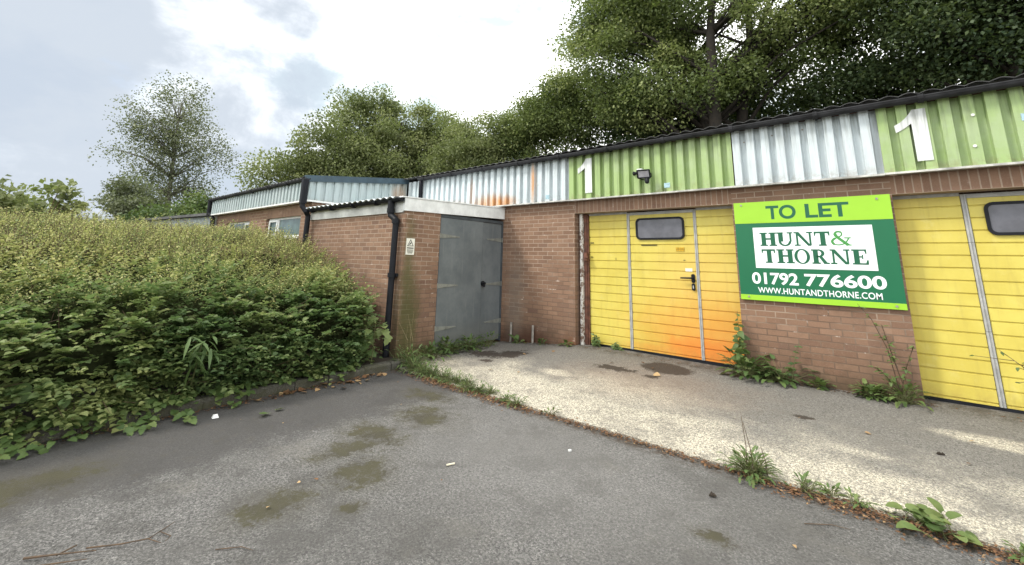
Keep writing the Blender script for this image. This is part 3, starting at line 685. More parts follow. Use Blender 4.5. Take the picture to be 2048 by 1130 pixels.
# slab serif capitals drawn as strokes in a unit box (width w, height 1)
def rct(x0, x1, y0, y1): return [(x0, y0), (x1, y0), (x1, y1), (x0, y1)]
SE = .10; TK = .30; TN = .125
def stem(x, t=TK, s=.10): return [rct(x, x+t, SE*.5, 1-SE*.5), rct(x-s, x+t+s, 0, SE), rct(x-s, x+t+s, 1-SE, 1)]
def arc(cx, cy, rx, ry, a0, a1, tx, ty, n=24):
    o = [(cx+rx*math.cos(a), cy+ry*math.sin(a)) for a in np.linspace(R(a0), R(a1), n)]
    i = [(cx+(rx-tx)*math.cos(a), cy+(ry-ty)*math.sin(a)) for a in np.linspace(R(a0), R(a1), n)]
    return [[o[k], o[k+1], i[k+1], i[k]] for k in range(n-1)]
def pl(pts, t):
    out = []; P = [Vector(p) for p in pts]
    for a, c in zip(P[:-1], P[1:]):
        d = (c-a).normalized(); q = Vector((-d.y, d.x))*t/2; out.append([a+q, a-q, c-q+d*.01, c+q+d*.01])
    return [[(v[0], v[1]) for v in p] for p in out]
def glyph(ch):
    if ch == 'H': return stem(.1)+stem(.70)+[rct(.3, .72, .46, .46+TN)], 1.02
    if ch == 'T': return [rct(.34, .34+TK, SE*.5, .96), rct(.22, .68, 0, SE), rct(0, .9, 1-TN, 1), [(0, .70), (.06, .70), (.12, .92), (0, .92)], [(.9, .70), (.84, .70), (.78, .92), (.9, .92)]], .9
    if ch == 'U': return [rct(.1, .1+TK, .32, .96), rct(0, .42, 1-SE, 1), rct(.80, .80+TN, .32, .96), rct(.66, 1.0, 1-SE, 1)]+arc(.5, .34, .40, .36, 180, 360, .165, .11), 1.0
    if ch == 'N': return [rct(.12, .12+TN, .04, .96), rct(0, .36, 0, SE), rct(0, .22, 1-SE, 1), [(.05, 1), (.30, 1), (1.0, 0), (.80, 0)], rct(.90, .90+TN, .04, .96), rct(.76, 1.12, 1-SE, 1)], 1.12
    if ch == 'O': return arc(.48, .5, .48, .53, 0, 360, .20, .085, 48), .96
    if ch == 'R': return stem(.1)+arc(.42, .73, .36, .27, -90, 90, .19, .095)+[rct(.3, .44, .905, 1), rct(.3, .44, .46, .555), [(.42, .50), (.64, .50), (.93, .04), (.68, .04)], rct(.68, 1.02, 0, SE)], 1.0
    if ch == 'E': return [rct(.1, .1+TK, .04, .96), rct(0, .84, 0, SE*1.05), rct(0, .80, 1-SE*1.05, 1), rct(.3, .58, .46, .55), rct(.53, .60, .36, .65), [(.74, .70), (.80, .70), (.80, .94), (.68, .94)], [(.78, .30), (.86, .30), (.86, .04), (.70, .04)]], .86
def word(s_, x0, x1, z0, z1, y, name):
    gs = [glyph(c) for c in s_]; tot = sum(g[1] for g in gs)+.09*(len(s_)-1); kx = (x1-x0)/tot; u = x0; m = MB(); lay = 0
    for polys, wd in gs:
        for p in polys:
            lay = (lay+1) % 9
            m.add([(u+q[0]*kx, y-lay*.00006, z0+q[1]*(z1-z0)) for q in p], [tuple(range(len(p)))])
        u += (wd+.09)*kx
    return m.build(name, TXTG, SIGN)
word('HUNT', -1.213, -.452, 1.820, 1.996, -.0432, 'lettering'); word('THORNE', -1.207, -.113, 1.600, 1.778, -.0432, 'lettering')
def catmull(P, n=8):
    P = [np.array(p, float) for p in P]; P = [2*P[0]-P[1]]+P+[2*P[-1]-P[-2]]; out = []
    for i in range(1, len(P)-2):
        for t in np.linspace(0, 1, n, endpoint=False):
            a, b_, c, d = P[i-1:i+3]; out.append(.5*((2*b_)+(c-a)*t+(2*a-5*b_+4*c-d)*t*t+(3*b_-a-3*c+d)*t**3))
    out.append(P[-2]); return out
ampp = catmull([(.92, .50), (.84, .34), (.68, .14), (.42, .055), (.16, .10), (.07, .28), (.17, .45), (.38, .56), (.57, .70), (.58, .88), (.43, .95), (.28, .88), (.27, .72), (.38, .55), (.62, .29), (.86, .045)])
m = MB(); lay = 0; L0, L1, Z0, Z1 = -.447, -.255, 1.822, 1.999
for i in range(len(ampp)-1):
    a, c = Vector(ampp[i]), Vector(ampp[i+1]); d = (c-a).normalized(); q = Vector((-d.y, d.x))
    fr_ = i/len(ampp); t = .075+.10*(abs(d.y-(-.7)) < .45 and fr_ > .75)+.06*(fr_ > .25 and fr_ < .42)+.04*(.6 < fr_ < .75); lay = (lay+1) % 9
    pts = [a+q*t/2, a-q*t/2, c-q*t/2+d*.02, c+q*t/2+d*.02]
    m.add([(L0+(v.x)*(L1-L0), -.0432-lay*.00006, Z0+v.y*(Z1-Z0)) for v in pts], [(0, 1, 2, 3)])
for p in (rct(.70, 1.03, .48, .56), rct(.74, 1.03, 0, .075)):
    lay = (lay+1) % 9; m.add([(L0+a*(L1-L0), -.0432-lay*.00006, Z0+c*(Z1-Z0)) for a, c in p], [(0, 1, 2, 3)])
m.build('lettering', AMPG, SIGN)

# ------------------------------------------------------------------ numerals, stickers, floodlight, warning sign
NUMW = clad_mat('number_white', (.70, .72, .71), dirt=.75)
def numeral(x, z, w_, h_, label):
    pts = [(.53, 0), (1, 0), (1, 1), (.60, 1), (.50, .925), (.36, .845), (.2, .78), (0, .73), (.03, .585), (.2, .625), (.38, .68), (.53, .735)]
    m = MB().prism([(x+a*w_, -.107, z+c*h_) for a, c in pts], (0, -.008, 0)); o = m.build('number_sign', NUMW, None, loc=(x, -.107, z)); return tag(o, label, 'number', 'large number ones on the fascia')
numeral(-3.998, 2.742, .288, .62, 'smaller-looking white number one beside the floodlight on the green fascia')
numeral(.292, 2.752, .282, .605, 'stained white number one above the second yellow door')
BLUE = plain('blue_label', (.38, .55, .62), .5, .4, 60)
for x, z, l in ((-4.66, 2.70, 'pale blue label low on the white fascia left of the number one'), (-2.40, 2.71, 'pale blue label low on the green fascia right of the floodlight'), (1.305, 3.07, 'blue label on the green fascia at the right edge of the view')):
    o = MB().box(x-.045, x+.045, -.1095, -.1055, z, z+.075).build('fascia_label', BLUE, None, loc=(x, -.107, z)); tag(o, l, 'label', 'blue labels on the fascia')
F = empty('floodlight', (-2.78, -.08, 2.98), 'small black floodlight with motion sensor and white box on the green fascia', 'floodlight')
m = MB(); m.bev(-2.855, -2.765, -.185, -.09, 2.955, 3.045, .008); m.build('junction_box', UPVC, F)
m = MB(); m.tube([(-2.935, -.12, 2.99), (-2.90, -.12, 2.99), (-2.855, -.125, 2.99)], [.035, .022, .02], 10); m.build('cable_gland', BLACK, F)
hc = Vector((-2.695, -.265, 2.945)); rot = Matrix.Rotation(R(12), 3, 'Z') @ Matrix.Rotation(R(28), 3, 'X')
def rt(p): return hc+rot @ Vector(p)
m = MB(); fr_ = [(-.095, -.045, -.065), (.095, -.045, -.065), (.095, -.045, .065), (-.095, -.045, .065)]; bk = [(-.06, .045, -.04), (.06, .045, -.04), (.06, .045, .04), (-.06, .045, .04)]
m.add([rt(p) for p in fr_+bk], [(3, 2, 1, 0), (4, 5, 6, 7), (0, 1, 5, 4), (1, 2, 6, 5), (2, 3, 7, 6), (3, 0, 4, 7)])
for i in range(4):
    a, c = fr_[i], fr_[(i+1) % 4]; m.tube([rt((a[0], -.048, a[2])), rt((c[0], -.048, c[2]))], .010, 6)
m.build('lamp_head', BLACK, F)
MB().add([rt((x_, -.0475, z_)) for x_, z_ in ((-.08, -.05), (.08, -.05), (.08, .05), (-.08, .05))], [(0, 3, 2, 1)]).build('lens', glass('lamp_lens', (.34, .33, .36), .25), F)
MB().tube([rt((-.105, .0, 0)), rt((-.105, .0, -.06)), rt((-.05, .03, -.115)), rt((.04, .03, -.13)), rt((.105, .0, -.06)), rt((.105, 0, 0))], .008, 6).tube([rt((.0, .03, -.05)), Vector((-2.79, -.13, 2.93))], .014, 6).build('mounting_bracket', BLACK, F)
m = MB(); m.tube([(-2.665, -.22, 2.87), (-2.655, -.25, 2.84), (-2.65, -.27, 2.80)], [.02, .038, .033], 12); m.tube([(-2.65, -.27, 2.803), (-2.648, -.278, 2.785), (-2.646, -.284, 2.772)], [.035, .028, .008], 12); m.build('motion_sensor', BLACK, F)
W_ = empty('warning_sign', (-5.8, -2.29, 1.72), 'small white warning plate with black triangle on the brick corner beside the drainpipe', 'sign')
MB().box(xl+.002, xl+.006, -2.377, -2.212, 1.607, 1.868).build('plate', flat('plate_white', (.80, .79, .70)), W_)
def wp(pts, dx=.0068): return [(xl+dx, y_, z_) for y_, z_ in pts]
BLKP = flat('black_print', (.02, .02, .02)); m = MB()
T3 = [(-2.360, 1.742), (-2.229, 1.742), (-2.2945, 1.856)]; cc = Vector((-2.2945, 1.78)); T4 = [tuple(cc+(Vector(p)-cc)*.70) for p in T3]
m.v = wp(T3)+wp(T4); m.f = [(0, 1, 4, 3), (1, 2, 5, 4), (2, 0, 3, 5)]
m.add(wp([(-2.325, 1.768), (-2.306, 1.764), (-2.272, 1.796), (-2.282, 1.806), (-2.300, 1.797)]), [(0, 1, 2, 3, 4)])
for z_, h_, a in ((1.705, .017, .0), (1.680, .009, .004), (1.662, .009, .004), (1.644, .009, .012), (1.629, .007, .02)): m.add(wp([(-2.360+a, z_), (-2.229-a, z_), (-2.229-a, z_+h_), (-2.360+a, z_+h_)]), [(0, 1, 2, 3)])
m.build('pictogram', BLKP, W_)
for x, l in ((-5.53, 'short grey pipe stub against the wall next to the store door'), (-5.01, 'short grey pipe stub against the wall midway to the yellow door')):
    z0 = az(x, -.06)-.01; o = MB().tube([(x, -.06, z0), (x+.004, -.055, .40)], .021, 10).build('pipe_stub', PIPEGREY, None, loc=(x, -.06, z0)); tag(o, l, 'pipe', 'pipe stubs by the wall')

# ------------------------------------------------------------------ foliage
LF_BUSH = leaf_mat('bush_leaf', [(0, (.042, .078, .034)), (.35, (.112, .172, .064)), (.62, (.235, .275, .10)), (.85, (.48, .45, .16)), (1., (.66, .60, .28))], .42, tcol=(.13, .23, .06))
LF_TREE = leaf_mat('sycamore_leaf', [(0, (0.083, 0.115, 0.041)), (0.5, (0.191, 0.239, 0.083)), (1.0, (0.435, 0.467, 0.186))], .42)
LF_DARK = leaf_mat('dark_leaf', [(0, (0.028, 0.053, 0.025)), (0.5, (0.090, 0.128, 0.056)), (1.0, (0.196, 0.234, 0.097))], .34)
LF_OLIVE = leaf_mat('olive_leaf', [(0, (0.103, 0.128, 0.051)), (0.5, (0.231, 0.263, 0.112)), (1.0, (0.383, 0.407, 0.184))], .42)
LF_GREY = leaf_mat('grey_green_leaf', [(0, (0.083, 0.093, 0.060)), (0.5, (0.150, 0.168, 0.099)), (1.0, (0.315, 0.330, 0.203))], .36)
LF_WEED = leaf_mat('weed_leaf', [(0, (.040, .075, .022)), (.5, (.095, .15, .045)), (1., (.20, .24, .08))], .25)
LF_DEAD = leaf_mat('dead_leaf', [(0, (.075, .036, .018)), (.5, (.19, .095, .045)), (1., (.44, .30, .15))], .1, .8)
def tree(name, loc, label, crown, nclus, crad, nleaf, lsize, mat, bark=BARK, trunk_r=.2, lean=(0, 0), stems=1, group=None, shell=.5, low=0., limbs=26, seed=0, droop=.2, wig=.5, limbk=.32):
    """crown: list of (centre, radii) ellipsoids in world space; leaves gathered in clumps at limb ends"""
    r_ = np.random.default_rng(100+seed); base = np.array([loc[0], loc[1], gz(*loc)-.1])
    t = empty(name, tuple(base), label, 'tree', group)
    vol = np.array([np.prod(q[1])**.67 for q in crown]); vol /= vol.sum(); C = []
    for (c, rad), f in zip(crown, vol):
        k = max(3, int(nclus*f)); d = r_.normal(size=(k, 3)); d /= np.linalg.norm(d, axis=1)[:, None]
        rr_ = (shell+(1-shell)*r_.random(k))**.7; rr_[: k//4] = r_.random(k//4)**.5
        C.append(np.array(c)+d*rr_[:, None]*np.array(rad))
    C = np.concatenate(C); ctr = C.mean(0)
    m = MB(); tops = []
    for s in range(stems):
        a = 2*math.pi*s/stems+.6; off = np.array([math.cos(a), math.sin(a), 0])*trunk_r*1.1*(stems > 1)*.9
        top = np.array([ctr[0]+lean[0], ctr[1]+lean[1], C[:, 2].max()-crad*2.2])+off*5
        pts = [base+off+(top-base-off)*u+np.array([mnoise.noise((u*3, s, seed)), mnoise.noise((u*3, s+9, seed)), 0])*wig*u*(1-u)*4 for u in np.linspace(0, 1, 10)]
        m.tube(pts, [trunk_r*(1-.9*u)+.012 for u in np.linspace(0, 1, 10)], 8); tops.append(pts)
    order = r_.permutation(len(C))[:limbs]
    for i in order:
        p = tops[i % stems]; c = C[i]; zt = min(c[2]-.65*np.linalg.norm(c[:2]-ctr[:2]), p[8][2]-.1)
        j = min(range(1, 9), key=lambda q: abs(p[q][2]-max(zt, base[2]+(p[9][2]-base[2])*.25))); st = p[j]
        md = st*.5+c*.5+np.array([0, 0, .18*np.linalg.norm(c-st)*(.6 if c[2] > st[2] else 1)]); rr0 = trunk_r*(1-.9*j/9)*limbk+.01
        m.tube([st, st*.6+md*.4, md, md*.45+c*.55, c], [rr0, rr0*.8, rr0*.58, rr0*.36, .008], 5)
    m.build('trunk', bark, t, True)
    n = nleaf*len(C); ci = np.repeat(np.arange(len(C)), nleaf); cr = crad*(.65+.7*r_.random(len(C)))
    d = r_.normal(size=(n, 3)); d /= np.linalg.norm(d, axis=1)[:, None]
    P = C[ci]+d*(r_.random(n)**.42*cr[ci])[:, None]*np.array([1.15, 1.15, .72]); P[:, 2] -= droop*crad*r_.random(n)**2
    P += (r_.normal(size=(n, 3))*.1*crad)
    A = r_.normal(size=(n, 3))+d*.8; A[:, 2] -= .35; N_ = r_.normal(size=(n, 3))*.75; N_[:, 2] += .9
    ln = lsize*(.6+.7*r_.random(n)); V, Fc, k = leaf_mesh(P, A, N_, ln, ln*.72, .12, False)
    tint = np.clip(.45+.20*r_.normal(size=len(C))[ci]+.16*r_.normal(size=n), 0, 1)
    arrays('crown', V, Fc, mat, t, np.repeat(tint, k)); return t
tree('sycamore_tree', (-4.1, 10.0), 'tallest dark sycamore with forked trunk rising directly behind the green fascia', [((-4.6, 10.2, 12.4), (5.2, 3.2, 4.6)), ((-7.6, 8.9, 10.6), (2.5, 2.2, 3.2)), ((.5, 10.8, 12.6), (3.8, 3., 4.2)), ((-6.2, 9.6, 8.2), (3.2, 2.2, 1.5)), ((-3.2, 10.4, 8.9), (4., 1.6, 1.8))], 300, .85, 560, .115, LF_TREE, trunk_r=.34, stems=3, limbs=130, wig=1.6, limbk=.42, seed=1, shell=.2)
tree('sycamore_tree', (3.4, 11.4), 'dark sycamore at the right edge hanging low over the roof', [((2.8, 11., 10.2), (4., 2.6, 4.4)), ((6.5, 10.8, 10.8), (3.6, 2.6, 4.6))], 190, .88, 540, .12, LF_DARK, trunk_r=.25, stems=2, limbs=60, wig=1.2, limbk=.4, seed=2, shell=.2)
tree('hedgerow_tree', (-1.5, 14.5), 'dark ivy covered tree low behind the roof under the tallest sycamore', [((-2.5, 14, 8.2), (4., 1.6, 2.4)), ((2.5, 14, 8.4), (4.2, 1.6, 2.4))], 105, 1.0, 420, .14, LF_DARK, trunk_r=.2, limbs=24, seed=3, shell=.3)
tree('hedgerow_tree', (-8.3, 12.0), 'dark dense tree below the left side of the tallest sycamore', [((-8.5, 10.9, 7.4), (2.6, 1.7, 2.2)), ((-5.4, 12.4, 7.9), (2.4, 1.6, 1.8))], 60, .9, 420, .14, LF_DARK, trunk_r=.2, limbs=24, seed=4, shell=.35)
tree('bushy_tree', (-12.0, 9.8), 'rounded mid green tree between the olive tree and the tallest sycamore', [((-11.5, 9.2, 7.2), (2.1, 1.7, 2.1)), ((-9.9, 9.6, 8.1), (1.5, 1.4, 1.7)), ((-11.4, 8.8, 8.0), (1.2, 1.2, 1.3)), ((-10.5, 9.2, 8.9), (1.2, 1.2, 1.4)), ((-12.6, 8.3, 7.9), (1.1, 1.1, 1.2))], 125, .72, 520, .105, LF_TREE, trunk_r=.16, limbs=22, seed=5, shell=.4)
tree('bushy_tree', (-15.2, 8.2), 'small olive green tree just above the rusty white fascia', [((-14.6, 7.3, 6.1), (2.0, 1.6, 1.9)), ((-13.2, 7.8, 6.6), (1.3, 1.2, 1.3)), ((-15.6, 8.2, 6.2), (1.6, 1.6, 1.6)), ((-14.2, 7.4, 7.3), (1.3, 1.3, 1.3))], 95, .7, 460, .105, LF_OLIVE, trunk_r=.14, limbs=18, seed=6, shell=.4)
tree('maple_tree', (-20.3, 6.0), 'broad olive green maple with ragged top behind the middle roof', [((-20.2, 5.6, 6.6), (2.6, 4.2, 2.6)), ((-20.6, 5.3, 8.9), (1.6, 2.0, 1.9)), ((-18.3, 8.6, 7.7), (1.3, 1.7, 1.6)), ((-22.1, 2.6, 5.0), (1.3, 1.9, 1.6)), ((-18.7, 8.3, 8.0), (1.5, 2.1, 2.2)), ((-20.2, 5.6, 5.6), (2.2, 4.4, 1.6))], 290, .72, 440, .12, LF_OLIVE, trunk_r=.24, stems=2, limbs=50, seed=7, shell=.35)
tree('birch_tree', (-37.3, .6), 'tall airy grey birch standing alone against the cloudy sky', [((-37.3, .4, 8.4), (1.9, 3.9, 3.4)), ((-37.4, -.3, 11.2), (1.8, 2.7, 2.9)), ((-37.3, .4, 5.8), (1.5, 3.4, 1.6))], 230, .8, 100, .135, LF_GREY, BARKPALE, .22, limbs=150, seed=8, shell=.2, droop=.9)
tree('willow_tree', (-29.7, -2.5), 'rounded grey green willow at the left foot of the tall birch', [((-29.7, -2.6, 3.5), (1.6, 1.5, 1.6)), ((-29.9, -1.5, 2.8), (1.2, 1.0, 1.3))], 40, .6, 380, .13, LF_GREY, BARKPALE, .12, limbs=16, seed=9, shell=.4)
tree('hazel_bush', (-21.5, -1.9), 'bright green hazel bush at the right foot of the tall birch', [((-21.5, -1.7, 2.7), (1.2, 1.15, 1.2)), ((-21.6, -2.8, 2.3), (1.0, .7, 1.0))], 36, .5, 360, .11, LF_WEED, BARK, .1, limbs=14, seed=10, shell=.4)
tree('sycamore_sapling', (-14.0, -5.8), 'thin sycamore sapling with clustered leaves standing above the left bush', [((-14., -5.75, 2.75), (.3, .38, .42)), ((-14., -6.1, 2.35), (.3, .5, .3))], 16, .22, 34, .14, LF_OLIVE, TWIG, .03, limbs=14, seed=11, shell=.3)
tree('sycamore_sapling', (-14.2, -6.85), 'sycamore sapling cut by the left edge of the view', [((-14., -6.85, 2.6), (.3, .3, .45))], 10, .22, 40, .14, LF_OLIVE, TWIG, .03, limbs=9, seed=12, shell=.3)
tree('hazel_bush', (-16.5, -6.5), 'yellowish green hedge bush behind the thin saplings on the left', [((-16.5, -6.6, 2.1), (1.0, 1.4, 1.0)), ((-17.0, -5.2, 1.5), (1.0, 1.1, .95))], 40, .45, 330, .10, LF_OLIVE, BARK, .08, limbs=14, seed=13, shell=.4)
tree('hazel_bush', (-16.2, -4.6), 'small dark sapling clump left of the willow above the bush', [((-16.2, -4.75, 2.05), (.5, .45, .6)), ((-16.2, -4.2, 1.8), (.5, .4, .5))], 18, .3, 120, .12, LF_GREY, BARK, .05, limbs=10, seed=14, shell=.3)

# ------------------------------------------------------------------ the overgrown bush along the kerb
BU = empty('overgrown_bush', (-8, -5, .06), 'huge overgrown shrub with yellowish flowering top spilling over the kerb', 'bush')
PD = np.array([(.10, .10), (.0, .22), (-.06, .45), (.10, .78), (.52, 1.02), (1.15, 1.26), (2.2, 1.66), (3.4, 1.81), (5.2, 1.90), (9.0, 2.02)])
SL = np.concatenate([[0], np.cumsum(np.linalg.norm(np.diff(PD, axis=0), axis=1))])
def lump(a, y): return .20*mnoise.noise((a*1.1, y*1.1, 2))+.13*mnoise.noise((a*2.7, y*2.7, 7))+.05*mnoise.noise((a*6, y*6, 1))
def bush_pt(a, y, inset=0.):
    d = np.interp(a, SL, PD[:, 0]); z = np.interp(a, SL, PD[:, 1]); e = .05
    tx = np.interp(a+e, SL, PD[:, 0])-np.interp(a-e, SL, PD[:, 0]); tz = np.interp(a+e, SL, PD[:, 1])-np.interp(a-e, SL, PD[:, 1])
    L = math.hypot(tx, tz)+1e-9; nx_, nz_ = tz/L, tx/L          # outward: +x is -d
    k = lump(a, y)-inset
    if a < .5: k = min(k, .05)-.0
    yc = -2.62; s_ = min(max((y+3.55)/.9, 0), 1); d += .72*s_*s_
    return np.array([-5.61-d+nx_*k, min(y, yc-.02), max(z+nz_*k, .09)]), np.array([nx_, 0, nz_])
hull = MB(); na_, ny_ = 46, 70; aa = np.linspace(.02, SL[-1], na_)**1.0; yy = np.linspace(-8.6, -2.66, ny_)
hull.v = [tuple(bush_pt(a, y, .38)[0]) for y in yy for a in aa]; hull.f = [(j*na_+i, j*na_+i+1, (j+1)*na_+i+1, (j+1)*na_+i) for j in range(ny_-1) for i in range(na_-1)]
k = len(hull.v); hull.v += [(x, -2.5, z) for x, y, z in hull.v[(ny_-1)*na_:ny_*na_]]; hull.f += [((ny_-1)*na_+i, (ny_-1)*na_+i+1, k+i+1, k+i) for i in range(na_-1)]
hull.build('inner_hull', plain('dark_hull', (.030, .036, .016), 1., .6, 14, spec=0.), BU)  # dark opaque hull added so gaps between the leaves look shaded
SPR = 9200; Ps = []; As = []; Ns = []; Ls = []; Ws = []; Ts = []; stems = MB()
for i in range(SPR):
    u = random.random(); a = (u**1.35)*SL[-1]; y = random.uniform(-8.2, -2.6) if random.random() < .8 else random.uniform(-6.7, -2.6)
    inset = abs(random.gauss(0, .10)); p0, n_ = bush_pt(a, y, inset+.05)
    if a < 1.9 and mnoise.noise((p0[0]*2.1, p0[1]*2.1, p0[2]*2.6)) > .20 and random.random() < .7: continue
    topn = min(max((a-1.1)/1.9, 0), 1)
    az_ = random.gauss(0, .9); h = np.array([math.cos(az_), math.sin(az_), 0]); upk = random.gauss(.12, .28)*(1-topn)+random.gauss(.75, .45)*topn
    d = n_*.5*(1-topn)+h*(.8-.35*topn)+np.array([0, 0, upk]); d /= np.linalg.norm(d); L = random.uniform(.20, .46)*(1-.15*topn)
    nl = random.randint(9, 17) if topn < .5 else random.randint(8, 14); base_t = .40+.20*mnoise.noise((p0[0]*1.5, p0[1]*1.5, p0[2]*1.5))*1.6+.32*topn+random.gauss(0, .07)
    side = np.cross(d, (0, 0, 1)); side /= np.linalg.norm(side)+1e-9
    big = random.uniform(.036, .076)*(1-.50*topn**.8)
    for j in range(nl):
        t = (j+.5)/nl; q = p0+d*L*t-np.array([0, 0, 1])*(.16*L*t*t*(1-topn)); s = 1 if j % 2 else -1
        A = d*.45+side*s*random.uniform(.5, 1.)+np.array([0, 0, random.gauss(0, .22)]); Nn = np.array([random.gauss(0, .28), random.gauss(0, .28), 1.])
        Ps.append(q); As.append(A); Ns.append(Nn); l = big*random.uniform(.75, 1.2); Ls.append(l); Ws.append(l*random.uniform(.66, .85))
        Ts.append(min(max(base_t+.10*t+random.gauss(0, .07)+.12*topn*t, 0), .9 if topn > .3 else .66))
    if i % 7 == 0 and p0[0] > -11:
        tip = p0+d*L*1.05; stems.tube([p0, p0+d*L*.5, tip], [.004, .003, .0015], 3, False)
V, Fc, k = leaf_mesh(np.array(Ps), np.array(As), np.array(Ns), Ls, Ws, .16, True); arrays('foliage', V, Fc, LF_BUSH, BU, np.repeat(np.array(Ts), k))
# flowering shoots on top: thin wands with tiny cream flowers and narrow leaves
Ps, As, Ns, Ls, Ts = [], [], [], [], []
for i in range(5200):
    a = 1.2+(random.random()**1.3)*(SL[-1]-1.4); y = random.uniform(-7.6, -2.6); p0, n_ = bush_pt(a, y, .05)
    d = np.array([random.gauss(.12, .3), random.gauss(0, .3), 1.]); d /= np.linalg.norm(d); L = random.uniform(.12, .34); nl = random.randint(7, 15)
    if a > 2.3: stems.tube([p0, p0+d*L*.5, p0+d*L], [.0035, .0025, .0012], 3, False)
    for j in range(nl):
        t = .25+.75*(j+.5)/nl; Ps.append(p0+d*L*t+np.array([random.gauss(0, .02), random.gauss(0, .02), 0])); v = np.array([random.gauss(0, 1), random.gauss(0, 1), random.gauss(.5, .6)])
        As.append(v); Ns.append(np.array([random.gauss(0, .5), random.gauss(0, .5), 1])); Ls.append(random.uniform(.010, .026)); Ts.append(random.choice((.5, .6, .68, .75, .82, .88, .95, 1.)))
V, Fc, k = leaf_mesh(np.array(Ps), np.array(As), np.array(Ns), Ls, np.array(Ls)*.8, .1, False); arrays('flowering_shoots', V, Fc, LF_BUSH, BU, np.repeat(np.array(Ts), k))
Ps, As, Ns, Ls, Ts = [], [], [], [], []
for i in range(230):                                                # long wandering shoots standing out of the outline
    a = random.uniform(.9, 5.2); y = random.uniform(-7.2, -2.7); p0, n_ = bush_pt(a, y, .08)
    d = np.array([random.gauss(.15, .35), random.gauss(0, .35), random.uniform(.6, 1.2)]); d /= np.linalg.norm(d); L = random.uniform(.25, .55); bw = np.array([random.gauss(.1, .15), random.gauss(0, .15), -.15])
    q_ = [p0+d*L*t+bw*L*t*t for t in np.linspace(0, 1, 6)]; stems.tube(q_, [.004, .0035, .003, .0025, .002, .001], 3, False)
    for j in range(random.randint(10, 20)):
        t = random.uniform(.15, 1); Ps.append(p0+d*L*t+bw*L*t*t); As.append(np.array([random.gauss(0, 1), random.gauss(0, 1), random.gauss(.3, .4)])); Ns.append(np.array([random.gauss(0, .5), random.gauss(0, .5), 1])); Ls.append(random.uniform(.020, .045)*(1.1-.4*t)); Ts.append(random.uniform(.45, .9))
V, Fc, k = leaf_mesh(np.array(Ps), np.array(As), np.array(Ns), Ls, np.array(Ls)*.75, .1, True); arrays('long_shoots', V, Fc, LF_BUSH, BU, np.repeat(np.array(Ts), k))
stems.build('stems', TWIG, BU)

# ------------------------------------------------------------------ weeds and small plants
class Plant:
    """collects lobed leaves and stems of one small plant"""
    def __init__(s, seed): s.r = random.Random(seed); s.V = []; s.F = []; s.T = []; s.st = MB()
    def leaf(s, p, d, n, L, W, shape='ovate', t=.5, bend=.25):
        d = Vector(d).normalized(); n = Vector(n); sd = d.cross(n)
        if sd.length < 1e-4: sd = d.orthogonal()
        sd.normalize(); n = sd.cross(d)
        prof = {'ovate': [(0, .0), (.12, .62), (.32, 1.), (.6, .78), (.85, .32), (1, 0)], 'lance': [(0, .05), (.2, .7), (.45, 1), (.75, .62), (.92, .25), (1, 0)],
                'lobed': [(0, 0), (.06, .75), (.20, 1.), (.28, .72), (.46, .98), (.58, .60), (.74, .62), (.86, .28), (1, 0)], 'round': [(-.12, .35), (-.1, .8), (.15, 1.05), (.4, 1.1), (.55, .95), (.75, .8), (.9, .45), (1, 0)],
                'tooth': [(0, 0), (.15, .35), (.22, .9), (.30, .45), (.42, 1.), (.5, .55), (.62, 1.), (.70, .5), (.84, .7), (1, 0)]}[shape]
        b = len(s.V); m_ = len(prof)
        for u, w_ in prof:
            c = Vector(p)+d*L*u-n*(bend*L*u*u)
            for k_ in (-1, 0, 1): s.V.append(c+sd*(k_*W*.5*w_)+n*(abs(k_)*W*.10*w_)); s.T.append(min(max(t+s.r.gauss(0, .05), 0), 1))
        for i in range(m_-1):
            for k_ in (0, 1): s.F.append((b+i*3+k_, b+i*3+k_+1, b+(i+1)*3+k_+1, b+(i+1)*3+k_))
    def build(s, name, loc, label, cat='weed', group=None, mat=None, stem=STEMGREEN):
        e = empty(name, loc, label, cat, group)
        arrays('leaves', np.array([tuple(v) for v in s.V]), np.array(s.F), mat or LF_WEED, e, np.array(s.T))
        if s.st.v: s.st.build('stems', stem, e)
        return e
def rosette(x, y, z, r, n, h, shape, seed, label, t=.5, W=.4, name='weed', mat=None, spread=.5, group='weeds along the joint in the yard'):
    P = Plant(seed); q = P.r
    for i in range(n):
        a = q.uniform(0, 6.28); el = q.uniform(.15, 1.25); d = Vector((math.cos(a)*math.cos(el), math.sin(a)*math.cos(el), math.sin(el))); L = r*q.uniform(.45, .8)
        p0 = Vector((x, y, z))+Vector((q.gauss(0, r*spread*.5), q.gauss(0, r*spread*.35), 0)); tip = p0+d*h*q.uniform(.3, 1.)
        P.st.tube([p0, (p0+tip)/2+Vector((0, 0, .01)), tip], [.003, .0025, .002], 4, False)
        P.leaf(tip, d+Vector((0, 0, -.35)), (-d.x*.3, -d.y*.3, 1), L, L*W, shape, min(max(q.gauss(t, .16), 0), 1), q.uniform(.15, .5))
    return P.build(name, (x, y, z), label, 'weed', group, mat)
